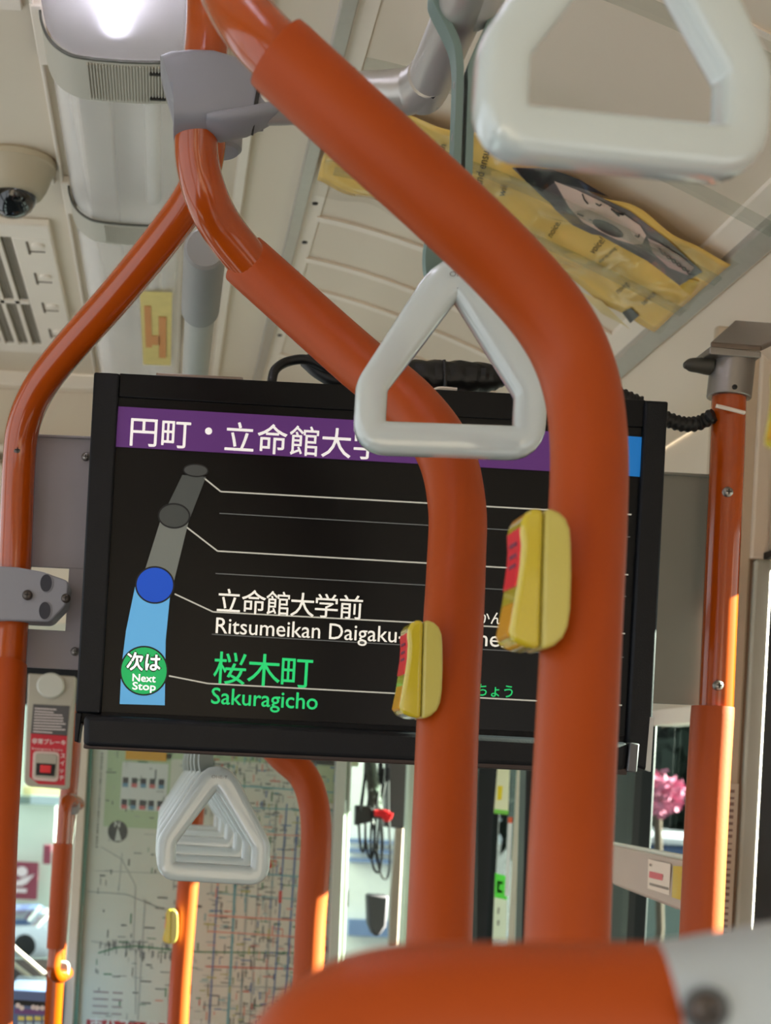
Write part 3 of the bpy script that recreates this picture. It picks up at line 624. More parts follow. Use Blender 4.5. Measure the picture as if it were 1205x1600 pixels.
for k in range(10): x = ix1-.029*(k+1)+.002; MB().box(x, x+.008, iy0, iy1, zf-.001, zf+.006).go('bar', M_crd(), gr)
MB().box(ix0, ix1, 2.84, 2.858, zf-.001, zf+.006).go('bar', M_crd(), gr)
for y in (2.53, 2.69, 2.86, 3.03):
    MB().lathe((-.262, y, zf), (0, 0, -1), [(0, .011), (.003, .011), (.005, .008)], 18).go('latch', M_crd(), gr)
    MB().box(-.282, -.278, y-.015, y+.045, zf-.0012, zf).go('latch_gap', mat('brown gap', (110, 96, 80), .7), gr)
    MB().box(-.278, -.252, y+.03, y+.033, zf-.0012, zf).go('latch_gap', mat('brown gap', (110, 96, 80), .7), gr)

# ================================================================ POSTER under clear strips
def rip(X, Y): return .0035*math.sin(X*62+Y*23)+.002*math.sin(X*31-Y*70+1)+.004*math.sin(Y*40+X*9)
def surf(X, off, Y): return cove(X)-.020-rip(X, Y)*min(1, 4*(XC-X)/.3)-off
def onposter(px, py, off=.0012):
    lo, hi = 1.5, 3.0
    def f(Y): p = at(px, py, Y); return (p.z-CZ) - surf(p.x, off, Y)
    for _ in range(40):
        m_ = (lo+hi)/2
        if f(m_) > 0: hi = m_
        else: lo = m_
    return at(px, py, (lo+hi)/2)
po = thing('poster', (.45, 2.1, H(.75)), 'rippled yellow advertising poster tucked along the ceiling cove', 'poster')
q = MB(); nx, ny = 60, 16
for i in range(nx+1):
    X = XB+.012+(XC-XB-.022)*i/nx
    for j in range(ny+1):
        Y = 1.915+.015*i/nx+(.27+.03*i/nx)*j/ny + .006*math.sin(X*30)*(1 if j in (0, ny) else .5)
        q.v.append(Vector((X, Y, H(surf(X, 0, Y)))))
for i in range(nx):
    for j in range(ny):
        a = i*(ny+1)+j; q.f.append((a, a+1, a+ny+2, a+ny+1))
ps = q.go('sheet', mat('glossy yellow print', (250, 206, 112), .25, coat=.7, var=.08, vscale=7), po, smooth=True)
sm = ps.modifiers.new('thick', 'SOLIDIFY'); sm.thickness = .0006; sm.offset = 1
def decal(name, m, polys, off=.0014, label=None):
    bm = bmesh.new()
    for pl_ in polys:
        vs = [bm.verts.new((x, y, 0)) for x, y in pl_]; bm.faces.new(vs)
    bmesh.ops.triangulate(bm, faces=bm.faces[:])
    for _ in range(3):
        es = [e for e in bm.edges if e.calc_length() > 9]
        if es: bmesh.ops.subdivide_edges(bm, edges=es, cuts=1)
        bmesh.ops.triangulate(bm, faces=bm.faces[:])
    bm.verts.index_update()
    q = MB(); q.add([onposter(v.co.x, v.co.y, off) for v in bm.verts], [tuple(v.index for v in f.verts) for f in bm.faces]); bm.free()
    return q.go(name, m, po, label, smooth=False)
pr_ = lambda n, c: mat('poster ink '+n, c, .35, coat=.5, var=.03)
decal('portrait_background', pr_('grey', (122, 118, 118)), [[(800, 262), (845, 262), (905, 292), (985, 330), (1040, 372), (1098, 425), (1062, 446), (1012, 408), (960, 380), (905, 350), (850, 310)]], .0014, 'grey backdrop of the printed portrait')
decal('printed_hair', pr_('hair', (34, 32, 42)), [[(805, 262), (862, 264), (905, 280), (952, 308), (900, 292), (868, 284), (846, 300), (822, 284)]], .002, 'dark hair of the printed portrait')
decal('printed_face', pr_('skin', (236, 206, 192)), [[(866, 283), (900, 296), (940, 315), (975, 335), (1000, 352), (1010, 368), (1004, 381), (990, 382), (965, 375), (938, 362), (912, 348), (890, 325)]], .0026, 'pale face of the printed portrait')
decal('printed_jacket', pr_('jacket', (206, 176, 170)), [[(1012, 372), (1030, 380), (1060, 398), (1085, 418), (1075, 430), (1045, 418), (1020, 395)]], .0026)
def strk(pts, wd):
    out = []
    for (x0, y0), (x1, y1) in zip(pts, pts[1:]):
        dx, dy = x1-x0, y1-y0; l = math.hypot(dx, dy); a, b_ = -dy/l*wd/2, dx/l*wd/2
        out.append([(x0+a, y0+b_), (x1+a, y1+b_), (x1-a, y1-b_), (x0-a, y0-b_)])
    return out
feat = strk([(910, 303), (913, 312), (919, 319)], 2) + strk([(931, 318), (937, 322), (940, 319)], 2) + strk([(955, 326), (968, 338), (962, 332), (975, 336)], 3) + strk([(992, 368), (998, 371), (999, 366)], 2) + strk([(902, 334), (912, 338)], 2)
for k in range(6): feat += strk([(1030+k*8, 388+k*6), (1036+k*8, 398+k*6), (1046+k*8, 400+k*6)], 2)
decal('printed_eyes', pr_('black', (40, 30, 30)), feat[:8], .0034, 'closed eyes of the printed portrait')
decal('printed_mouth', pr_('mouth', (62, 34, 34)), [ell(950, 357, 27, 8.5, 18, 27)], .0034, 'dark open mouth of the printed portrait')
decal('printed_stripes', pr_('black', (40, 30, 30)), feat[8:], .0034)
decal('printed_sideburn', pr_('hair grey', (104, 96, 100)), [[(846, 300), (868, 284), (880, 305), (900, 335), (925, 358), (950, 370), (925, 366), (895, 352), (868, 328)]], .0022)
def vtext(s, x, y, size, ang, wd=None):
    vs, fs = text2d(s); a = math.radians(ang); ca, sa = math.cos(a), math.sin(a); w0 = max(v[0] for v in vs); k = size if wd is None else wd/w0
    q = []
    pts = [onposter(x+u*k*ca - v*size*sa*1.0, y - u*k*sa - v*size*ca*1.0, .0018) for u, v in vs]
    return pts, fs
for s_, x, y, sz, an, wd in (('and ensu', 752, 292, 20, 76, 56), ('wil.', 788, 308, 17, 72, 20), ('with', 690, 250, 16, 72, 24), ('noice.', 862, 372, 15, 58, 28), ('voice!', 928, 398, 17, 50, 28), ('when you coming', 938, 412, 9, 42, 34), ('moving', 966, 460, 14, 40, 22), ('service', 1006, 478, 14, 42, 26)):
    q = MB(); q.add(*vtext(s_, x, y, sz, an, wd)); q.go('printed_word', pr_('brown', (60, 46, 20)), po)
decal('printed_badge', pr_('badge', (84, 84, 82)), [[(972, 488), (986, 481), (999, 493), (985, 505)]], .002)
decal('yellow_corner', pr_('deep yellow', (220, 178, 20)), [[(1062, 448), (1078, 436), (1092, 440), (1080, 462)], ], .002)
decal('pale_margin', pr_('pale margin', (226, 206, 150)), [[(905, 455), (940, 470), (985, 515), (975, 508), (940, 490)]], .002)
q = MB()
for i in range(nx+1):
    X = XB+.012+(XC-XB-.022)*i/nx
    for j in range(ny+1):
        Y = 1.90+.31*j/ny; q.v.append(Vector((X, Y, H(surf(X, .0055, Y)-.006*abs(math.sin(X*17+Y*31))**3))))
for i in range(nx):
    for j in range(ny):
        a = i*(ny+1)+j; q.f.append((a, a+1, a+ny+2, a+ny+1))
q.go('clear_film', glass('clear poster film', (246, 244, 238), .1, -.01, (90, 88, 84), .3), po, 'wrinkled clear film over the poster', smooth=True)
# clear retaining strips across the cove
clr = glass('clear retaining strip', (240, 243, 238), .06, .03, (150, 152, 148), .6)
def strip(Y, wd, label, x1=XC-.01, x0=XB+.03, th=.004, ytw=.0):
    n = 20; path = [(x0+(x1-x0)*i/n, Y+ytw*i/n, H(cove(x0+(x1-x0)*i/n))-.029-.006*math.sin(i*.9)*ytw*10) for i in range(n+1)]
    q = MB().sweep(path, [(-wd/2, -th/2), (wd/2, -th/2), (wd/2*.8, th/2), (-wd/2*.8, th/2)], up=(0, 1, 0))
    o = q.go('retaining_strip', clr, None, label, 'plastic strip', 'clear strips holding ceiling posters'); return o
strip(1.79, .030, 'clear plastic retaining strip crossing the bare cove above the poster')
strip(1.975, .028, 'clear plastic retaining strip over the near edge of the poster')
strip(2.11, .024, 'clear plastic retaining strip over the middle of the poster')
strip(1.50, .030, 'clear plastic retaining strip highest in the picture')
MB().box(XC-.004, XC+.004, 1.40, 1.60, H(.70), H(.715)).go('blue_clip', mat('pale blue clip', (120, 160, 200), .4), None, 'pale blue clip on the rail at the upper right corner', 'clip')

# ================================================================ FOREGROUND SEAT HANDLE
sh = thing('seat_handle', at(700, 1600, .40), 'blurred orange seat-back handle in the foreground', 'seat handle')
MB().tube(pxpath([(1035, 1603, .395), (900, 1603, .395), (760, 1603, .395), (640, 1606, .395), (560, 1628, .395), (500, 1680, .395), (470, 1770, .395), (462, 1900, .395)], 10), .0225, 40).go('grip', M_sl(), sh)
px5 = [(1018, 1604, .0215), (1026, 1604, .0226), (1080, 1603, .0236), (1150, 1602, .0255), (1230, 1600, .0275), (1400, 1596, .029)]
MB().sweep([at(x, y, .395) for x, y, r in px5], lambda i: sup(px5[i][2], px5[i][2], 36, .85), up=(0, 1, 0)).go('joint', mat('pale grey joint plastic', (176, 184, 186), .45, var=.03), sh)
jc = at(1103, 1577, .371)
MB().lathe(jc, (0, -1, 0), [(0, .0060), (.0006, .0060), (.0008, .0052)], 32).go('screw_recess', mat('grey recess', (86, 92, 94), .5), sh)
screw(1103, 1577, .3700, .0044, sh, mat('dark steel screw', (92, 84, 78)))
# ================================================================ MAP BOARD
YM = 3.2
mp = thing('route_map_board', at(330, 1620, YM), 'large framed bus route map behind glass under the screen', 'map')
MB().pp([(128, 1100), (540, 1120), (522, 1640), (100, 1640)], YM+.01, .01).go('map_sheet', mat('off white map paper', (222, 220, 206), .5, var=.03), mp)
MB().pp([(128, 1100), (142, 1101), (112, 1640), (96, 1640)], YM-.012, .04).go('frame', mat('beige map frame', (206, 194, 172), .4), mp, bevel=.003)
MB().pp([(143, 1101), (149, 1101), (119, 1640), (112, 1640)], YM-.005, .012).go('glass_edge', mat('green glass edge', (72, 118, 100), .2, coat=.5), mp)
MB().pp([(528, 1110), (546, 1111), (526, 1640), (508, 1640)], YM-.012, .04).go('frame', mat('pale green grey frame', (178, 186, 172), .4), mp, bevel=.003)
MB().pp([(548, 1111), (553, 1112), (533, 1640), (527, 1640)], YM-.002, .02).go('frame', mat('pale green grey frame', (178, 186, 172)), mp, bevel=.002)
def mx(x, y): return (x, y)
MG = YM+.0095
def ink(name, rgb, polys, lab=None, k=0):
    q = MB()
    for p_ in polys: q.add([at(x, y, MG-.0004*k) for x, y in p_], [tuple(range(len(p_)))])
    return q.go(name, mat('map ink '+name, rgb, .5, var=0), mp, lab, smooth=False)
def sk(pts, wd): return strk(pts, wd)
def tx(x, y): # shear like the photograph
    return (x - (y-1180)*.06, y + (x-150)*.053)
R = random.Random(11)
ink('green_area', (188, 204, 164), [[tx(168, 1160), tx(560, 1150), tx(560, 1176), tx(250, 1180), tx(250, 1290), tx(168, 1290)], [tx(250, 1172), tx(268, 1172), tx(268, 1290), tx(250, 1290)], [tx(478, 1160), tx(545, 1160), tx(545, 1230), tx(500, 1240)]], 'pale green area of the map')
ink('notice_yellow', (230, 168, 40), [[tx(196, 1166), tx(260, 1166), tx(260, 1184), tx(196, 1184)]], 'orange yellow notice at the map top', 2)
ink('notice_blue', (70, 100, 160), [[tx(196, 1160), tx(260, 1160), tx(260, 1166), tx(196, 1166)]], None, 2)
ink('white_legend', (226, 226, 222), [[tx(192, 1188), tx(264, 1188), tx(264, 1262), tx(192, 1262)]], None, 1)
rows = []
ic = [[], [], []]
for r_, y in enumerate((1212, 1246)):
    for k in range(5):
        x = 194+14*k; ic[0].append([tx(x, y), tx(x+9, y), tx(x+9, y+9), tx(x, y+9)]); ic[1 if (k+r_) % 2 else 2].append([tx(x, y+9), tx(x+9, y+9), tx(x+9, y+15), tx(x, y+15)])
ink('legend_dark', (70, 66, 70), ic[0], None, 2); ink('legend_red', (214, 110, 110), ic[1], None, 2); ink('legend_blue', (110, 150, 180), ic[2], None, 2)
ink('compass_disc', (66, 66, 62), [ell(184, 1299, 15.5, 17, 30)], 'dark compass disc with a letter N', 2)
ink('compass_needle', (214, 214, 204), [[(184, 1292), (190, 1314), (179, 1314)]], None, 3)
q = MB(); ptext(q, 'N', 179, 1292, 13, MG-.0013, bold=.4); q.go('compass_letter', mat('map ink needle', (214, 214, 204)), mp)
ink('red_strip', (196, 30, 40), [[tx(160, 1592), tx(640, 1592), tx(640, 1700), tx(160, 1700)]], 'red strip along the map bottom', 1)
q = MB(); ptext(q, '市バス・地下鉄', 140, 1607, 22, MG-.0008, bold=.5); ptext(q, '案内', 300, 1612, 22, MG-.0008, bold=.5); q.go('red_strip_lettering', mat('map ink white', (240, 236, 230), .5), mp)
q = MB()
for k in range(30): 
    y = 1176+k*5.0; q.add([at(*tx(x_, y_), MG-.0006) for x_, y_ in ((158, y), (161, y), (161, y+R.uniform(1.5, 4)), (158, y+R.uniform(1.5, 4)))], [(0, 1, 2, 3)])
q.go('margin_print', mat('map ink grey', (120, 118, 112), .5, var=0), mp)
cols = {'road_grey': (176, 178, 172), 'print_grey': (110, 112, 112), 'print_green': (70, 130, 92), 'print_red': (206, 84, 70), 'print_blue': (84, 116, 170), 'print_teal': (110, 170, 180), 'print_olive': (180, 176, 96), 'print_pink': (226, 150, 130)}
pol = {k: [] for k in cols}
pol['road_grey'] += sk([tx(166, 1322), tx(200, 1340), tx(224, 1380), tx(226, 1470)], 1.6) + sk([tx(200, 1330), tx(198, 1390)], 1.5) + sk([tx(150, 1393), tx(210, 1394), tx(262, 1412)], 2) + sk([tx(160, 1470), tx(230, 1480), tx(236, 1580)], 2) + sk([tx(240, 1400), tx(240, 1590)], 2) + sk([tx(160, 1360), tx(300, 1358)], 1.2)
pol['print_green'] += sk([tx(172, 1488), tx(200, 1478), tx(230, 1474), tx(270, 1476), tx(330, 1478), tx(520, 1470)], 2.6)
for k in range(44): # station ticks on the western line
    x = R.uniform(172, 285); h = R.uniform(6, 16); s_ = R.choice((-1, 1)); y = 1480 + R.uniform(-3, 3)
    pol['print_grey'].append([tx(x, y), tx(x+1.6, y), tx(x+1.6, y+s_*h), tx(x, y+s_*h)])
for k in range(1100):
    east = R.random() < .86
    x = R.uniform(330, 540) if east else R.uniform(165, 330); y = R.uniform(1150, 1600)
    if east and R.random() < .35: x = R.gauss(430, 55)
    if x > 535 or x < 160: continue
    key = R.choices(list(cols), (20, 40, 6, 5, 9, 9, 6, 5))[0]
    if not east: key = R.choice(('print_grey', 'road_grey', 'print_grey', 'print_green'))
    if R.random() < .5: ww, hh = R.uniform(4, 18), R.uniform(1.0, 2.6)
    else: ww, hh = R.uniform(1.0, 2.6), R.uniform(4, 18)
    pol[key].append([tx(x, y), tx(x+ww, y), tx(x+ww, y+hh), tx(x, y+hh)])
for x in (352, 378, 398, 415, 436, 452, 470, 489, 508): pol[R.choice(('print_blue', 'print_olive', 'print_teal', 'road_grey'))] += sk([tx(x, 1230+R.uniform(0, 60)), tx(x+R.uniform(-3, 3), 1590)], R.uniform(1.4, 4.2))
for y in (1215, 1250, 1290, 1322, 1350, 1385, 1420, 1445, 1500, 1530, 1560): pol[R.choice(('print_teal', 'road_grey', 'print_pink', 'print_red'))] += sk([tx(340, y), tx(530, y+R.uniform(-6, 6))], R.uniform(1.2, 2.6))
for k_, (n_, c_) in enumerate(cols.items()): ink(n_, c_, pol[n_], None, 1+k_*.3)
ink('legend_lines', (170, 150, 150), [[tx(168, y), tx(192, y), tx(192, y+3), tx(168, y+3)] for y in (1547, 1558, 1569, 1580)] + [[tx(198, y), tx(214, y), tx(214, y+3), tx(198, y+3)] for y in (1547, 1558, 1569, 1580)], None, 2)
ink('red_badge', (216, 60, 60), [ell(419, 1352, 6, 6, 16), [(436, 1392), (441, 1392), (440, 1411), (435, 1411)]], None, 5)
MB().pp([(143, 1101), (532, 1120), (514, 1640), (112, 1640)], YM+.003, .002).go('glass_sheet', glass('map glass', (236, 242, 238), .02, .01), mp)
# poles in front of the map
pole('grab_pole', 'thin orange pole standing before the map under the small rings', [], [[(304, 1250, 3.0), (297, 1340, 3.0), (289, 1440, 3.0), (281, 1540, 3.0), (275, 1660, 3.0)]], at(275, 1660, 3.0), rs=.0215)
pole('grab_pole', 'curved orange pole under the screen at the right side of the map', [], [[(395, 1130, 2.20), (440, 1180, 2.19), (474, 1212, 2.18), (490, 1255, 2.17), (494, 1310, 2.16), (490, 1380, 2.16), (485, 1450, 2.16), (478, 1620, 2.15)]], at(478, 1620, 2.15))
# ================================================================ LEFT: emergency brake unit, pole with handle
YB = 2.6
eb = thing('brake_release_panel', at(76, 1240, YB), 'grey panel with a red emergency brake switch at the left', 'switch panel')
MB().pp([tuple(v) for v in rounded([(44, 1052), (118, 1057), (106, 1234), (37, 1228)], [3, 3, 6, 12], 4)], YB, .05).go('box', mat('grey beige switch box', (176, 168, 150), .5), eb, bevel=.004)
MB().pp(ell(79, 1071, 22, 20, 32), YB-.008, .01).go('round_cap', mat('milky round cap', (196, 194, 180), .3, coat=.3), eb, bevel=.003)
MB().pp([(52, 1100), (109, 1103), (105, 1150), (48, 1146)], YB-.001, .002).go('instruction_label', mat('dark label', (84, 80, 78), .5), eb)
MB().pp([(48, 1146), (105, 1149), (101, 1227), (60, 1225), (46, 1214)], YB-.001, .002).go('red_label', mat('red label', (198, 34, 48), .5), eb, 'red emergency brake label')
q = MB()
for k in range(9):
    y = 1106+k*4.5; q.add([at(54-k*.3, y, YB-.0015), at(54-k*.3+[34, 30, 44, 46, 46, 50, 44, 50, 30][k], y+2, YB-.0015), at(54-k*.3+[34, 30, 44, 46, 46, 50, 44, 50, 30][k], y+3.6, YB-.0015), at(54-k*.3, y+1.6, YB-.0015)], [(0, 1, 2, 3)])
ptext(q, '非常ブレーキ', 50, 1161, 9, YB-.0015, bold=.2); ptext(q, 'Emergency brake', 50, 1171, 5, YB-.0015, width=48)
for i, ch in enumerate('スイッチ'): ptext(q, ch, 94.5-i*.7, 1184+i*11.5, 9, YB-.0015, bold=.2)
q.go('label_print', mat('label white', (232, 214, 206), .5, var=0), eb)
MB().pp([tuple(v) for v in rounded([(52, 1173), (93, 1175), (91, 1222), (50, 1219)], 7, 4)], YB-.004, .01).go('striped_surround', mat('pale surround', (214, 188, 176), .5), eb, bevel=.001)
MB().pp([tuple(v) for v in rounded([(55, 1177), (90, 1179), (88, 1217), (53, 1214)], 6, 4)], YB-.006, .01).go('bezel', mat('grey beige switch box', (176, 168, 150)), eb, bevel=.0015)
MB().pp([(57, 1192), (87, 1194), (85, 1213), (56, 1211)], YB-.0065, .002).go('recess', mat('dark recess', (25, 22, 20)), eb)
MB().pp([(63, 1195), (80, 1196), (79, 1208), (62, 1207)], YB-.012, .006).go('switch', M_red(), eb, bevel=.001)
# pole and grip at left
lp = pole('grab_pole', 'thin orange pole behind the small grip handle at the left', [[(114, 1100, 2.75), (112, 1180, 2.75), (102, 1300, 2.75), (96, 1400, 2.75), (87, 1520, 2.75), (80, 1640, 2.75)]], [], at(80, 1640, 2.75), rb=.0165)
gh = thing('grip_handle', at(90, 1530, 2.68), 'orange grip handle with grey end brackets on the thin left pole', 'handle')
MB().tube(pxpath([(122, 1256, 2.72), (108, 1250, 2.66), (102, 1262, 2.64), (99, 1300, 2.64), (92, 1400, 2.64), (86, 1490, 2.64), (84, 1516, 2.64), (92, 1526, 2.66), (104, 1520, 2.72)], 6), .0125, 18).go('bar', M_or(), gh)
MB().tube(pxpath([(97.5, 1318, 2.64), (92, 1400, 2.64), (87, 1482, 2.64)], 6), .0165, 20).go('grip_sleeve', M_sl(), gh)
for (x, y) in ((112, 1258), (96, 1516)): MB().pp([tuple(v) for v in rounded([(x-16, y-14), (x+13, y-13), (x+11, y+16), (x-17, y+13)], 9, 4)], 2.68, .02).go('end_bracket', mat('grey bracket', (150, 154, 150), .4), gh, bevel=.003)
# fare machine
fm = thing('fare_machine', at(40, 1640, 3.0), 'blue grey fare machine with yellow and purple buttons at lower left', 'fare machine')
MB().pp([tuple(v) for v in rounded([(10, 1545), (82, 1549), (78, 1660), (4, 1660)], [8, 3, 3, 3], 4)], 3.0, .2).go('cabinet', mat('blue grey cabinet', (96, 112, 150), .4), fm, bevel=.008)
MB().pp([(21, 1562), (80, 1566), (80, 1574), (21, 1570)], 2.999, .003).go('coin_slot', M_cab(), fm)
MB().pp([(23, 1576), (80, 1579), (80, 1586), (22, 1584)], 2.999, .003).go('purple_strip', mat('purple strip', (118, 78, 130), .5), fm)
for r_, (c_, y) in enumerate((((226, 210, 110), 1588), ((186, 206, 214), 1597), ((186, 206, 214), 1606))):
    for k in range(4): MB().pp([(28+13*k, y), (38+13*k, y+.5), (38+13*k, y+7), (28+13*k, y+6.5)], 2.997, .005).go('key', mat('key%d' % r_, c_, .4), fm, bevel=.001)
q = MB()
for x, y in ((28, 1571), (34, 1575), (52, 1574), (58, 1575), (66, 1575)): q.pp(ell(x, y, 4, 4, 14), 2.9975, .0008)
q.go('dial_marks', mat('label white', (232, 214, 206)), fm)
# ================================================================ CENTRE: driver corner things
YD = 3.7
cc = thing('coiled_cords', at(610, 1380, YD), 'tangle of black coiled cords hanging beside the windscreen', 'cords')
Rr = random.Random(5)
for k, (x, yb, wd, dx) in enumerate(((578, 1340, 7, 0), (588, 1362, 9, 3), (600, 1372, 10, 4), (566, 1330, 5, -2), (592, 1350, 6, 2))):
    MB().tube(pxpath([(x+6, 1150, YD+.01*k), (x+4, 1210, YD), (x-wd*.5, 1262, YD-.01*k), (x-wd, yb-40, YD), (x-wd*.4, yb-5, YD-.01), (x+wd*.6, yb-2, YD), (x+wd, yb-40, YD-.01), (x+wd*.3+dx, 1264, YD), (x+7, 1200, YD+.01)], 7), .0032, 8).go('cord', M_cab(), cc)
for (x0, y0, x1, y1, c_) in ((583, 1190, 592, 1262, (110, 124, 112)), (574, 1190, 582, 1260, (72, 76, 70))):
    p_ = []; 
    for i in range(110):
        t_ = i/109; a = t_*46*math.pi; b0 = at(x0+(x1-x0)*t_, y0+(y1-y0)*t_, YD-.02); p_.append(b0+Vector((.0075*math.cos(a), .0075*math.sin(a), 0)))
    MB().tube(p_, .0022, 6).go('coil', mat('coil %d' % c_[0], c_, .5), cc)
MB().pp([(556, 1258), (583, 1260), (582, 1284), (555, 1290)], YD-.03, .03).go('clip', mat('dark clip', (46, 48, 48), .5), cc, bevel=.003)
MB().pp([(584, 1265), (602, 1266), (600, 1280), (583, 1279)], YD-.04, .03).go('clip', mat('dark clip', (46, 48, 48), .5), cc, bevel=.003)
q = MB()
for k in range(26):
    a = Rr.uniform(-.6, 1.1); p0 = at(588+Rr.uniform(-3, 3), 1270+Rr.uniform(-4, 4), YD-.05); e_ = at(600+14*math.cos(a)*Rr.uniform(.3, 1), 1274+14*math.sin(a)*Rr.uniform(.3, 1), YD-.06)
    q.tube([p0, p0.lerp(e_, .5)+Vector((0, 0, .004)), e_], .0035, 6)
q.go('red_tassel', mat('red tassel', (228, 40, 46), .6), None, 'small red tassel hanging among the black cords', 'tassel')
bxm = mat('dark equipment box', (86, 84, 84), .6)
MB().pp([(608, 1180), (650, 1182), (645, 1296), (600, 1292), (606, 1262)], YD+.1, .08).go('equipment_box', bxm, None, 'dark grey equipment box at the top of the windscreen gap', 'box', bevel=.005)
MB().pp([(575, 1398), (608, 1400), (604, 1448), (593, 1463), (584, 1462), (577, 1445)], YD+.05, .06).go('rear_mirror', mat('dark mirror back', (78, 80, 82), .5), None, 'dark rounded mirror seen against the bright windscreen', 'mirror', bevel=.006)
MB().pp([(530, 1390), (546, 1391), (545, 1418), (530, 1417)], YD+.05, .05).go('mirror_head', mat('dark green mirror', (56, 70, 62), .5), None, 'small dark mirror head at the map frame edge', 'mirror', bevel=.005)
MB().pp([(628, 1180), (637, 1180), (622, 1480), (608, 1480), (611, 1400)], YD+.3, .03).go('windscreen_wiper_post', mat('beige wiper post', (176, 164, 144), .5), None, 'beige vertical post inside the windscreen gap', 'post', bevel=.003)
MB().pp([(641, 1180), (660, 1181), (650, 1490), (628, 1490)], YD-.4, .05).go('partition_post', mat('pale green grey frame', (178, 186, 172)), None, 'pale grey green post just left of the middle pole', 'post', bevel=.004)
MB().pp([(735, 1150), (748, 1150), (745, 1500), (728, 1500)], 3.3, .05).go('partition_post', mat('dark post', (52, 54, 54), .5), None, 'dark thin post right beside the middle pole', 'post', bevel=.003)
MB().pp([(823, 1195), (860, 1196), (850, 1500), (815, 1500)], 2.6, .05).go('partition_post', mat('black window post', (16, 17, 20)), None, 'black post seen just left of the thick pole', 'post', bevel=.003)
# stickers on the side glass
def stick(name, label, pts, Y, rgb, deco=None):
    o = MB().pp(pts, Y, .001).go(name, mat('sticker '+name+str(rgb), rgb, .5, var=.03), None, label, 'sticker')
    for (pp_, c_, nm_) in deco or []: MB().pp(pp_, Y-.0006, .0004).go(nm_, mat('sticker ink'+str(c_), c_, .5, var=0), o)
    return o
stick('window_sticker', 'cream and yellow sticker with green edge, upper one right of the middle pole', [(778, 1196), (797, 1198), (794, 1272), (772, 1270)], 3.25, (232, 230, 190), [([(778, 1228), (786, 1228), (784, 1250), (777, 1250)], (232, 206, 30), 'yellow_mark'), ([(773, 1264), (795, 1267), (794, 1273), (772, 1271)], (120, 200, 70), 'green_edge')])
s2 = stick('window_sticker', 'green and white sticker, lower one right of the middle pole', [(774, 1364), (793, 1369), (791, 1470), (770, 1468)], 3.25, (226, 232, 204), [([(774, 1364), (793, 1369), (792, 1406), (773, 1402)], (84, 214, 60), 'green_top'), ([(777, 1376), (786, 1378), (786, 1382), (781, 1381), (780, 1390), (785, 1392), (785, 1396), (777, 1394)], (230, 240, 220), 'letter'), ([(778, 1418), (781, 1418), (780, 1428), (777, 1428)], (150, 150, 130), 'small_print'), ([(777, 1438), (781, 1438), (780, 1446), (777, 1446)], (150, 150, 130), 'small_print')])
stick('window_sticker', 'narrow white and red strip sticker on the beige post', [(794, 1285), (801, 1285), (795, 1400), (789, 1400)], 3.22, (222, 220, 214), [([(794, 1277), (801, 1277), (801, 1286), (794, 1286)], (222, 90, 50), 'red_top')])
# beige holder box at right
bx = thing('holder_box', at(1020, 1412, 2.0), 'beige holder box with a paper label left of the right pole', 'box')
MB().prism([at(970, 1322, 2.08), at(1085, 1346, 1.86), at(1080, 1428, 1.86), at(972, 1386, 2.08)], (.0, .05, 0)).go('body', mat('beige holder plastic', (196, 180, 162), .5), bx, bevel=.003)
MB().prism([at(967, 1317, 2.08), at(1086, 1338, 1.855), at(1085, 1347, 1.855), at(970, 1323, 2.08)], (.0, .07, 0)).go('rim', mat('pale rim green', (222, 228, 208), .4), bx, bevel=.002)
MB().tube([at(1040, 1372, 2.0), at(1030, 1370, 2.2), at(1012, 1366, 2.51)], .010, 12).go('wall_arm', mat('beige holder plastic', (196, 180, 162)), bx)
def onbox(x, y, k):
    # plane through the front of the holder
    t_ = (x-970)/115.0; Y = 1/(1/2.08*(1-t_)+1/1.86*t_); return at(x, y, Y-.001*k)
MB().add([onbox(*p_, 7) for p_ in ((1013, 1342), (1048, 1350), (1046, 1399), (1012, 1388))], [(0, 1, 2, 3)]).go('paper_label', mat('cream paper label', (240, 226, 204), .6), bx)
q = MB(); q.add([onbox(*p_, 8.5) for p_ in ((1015, 1361), (1036, 1366), (1035, 1376), (1014, 1371))], [(0, 1, 2, 3)]); q.go('label_red_print', mat('pale red print', (224, 120, 120), .6), bx)
q = MB(); q.add([onbox(*p_, 8.5) for p_ in ((1015, 1379), (1045, 1387), (1045, 1391), (1015, 1383))], [(0, 1, 2, 3)]); q.add([onbox(*p_, 8.5) for p_ in ((1015, 1349), (1018, 1350), (1018, 1354), (1015, 1353))], [(0, 1, 2, 3)]); q.go('label_grey_print', mat('grey print', (150, 138, 122), .6), bx)
MB().add([onbox(*p_, 9) for p_ in ((1052, 1353), (1075, 1354), (1075, 1410), (1050, 1402))] + [onbox(*p_, -6) for p_ in ((1052, 1353), (1075, 1354), (1075, 1410), (1050, 1402))], [(0, 1, 2, 3), (4, 5, 6, 7), (0, 1, 5, 4), (3, 0, 4, 7)]).go('yellow_insert', mat('yellow insert', (214, 176, 20), .4), bx)
# vertical notice on the pillar
nt_ = MB().box(XW-.034, XW-.016, 2.054, 2.0575, H(-.30), H(.02)).go('pillar_notice', mat('pale notice', (212, 198, 176), .5), None, 'tall narrow printed notice on the beige pillar right of the pole', 'notice', bevel=.0005)
q = MB(); R2 = random.Random(3)
for k in range(34): z = H(-.29+k*.009); q.box(XW-.028, XW-.022, 2.0532, 2.0538, z, z+R2.uniform(.002, .005))
q.go('print', mat('brown print', (140, 116, 104), .6), nt_)
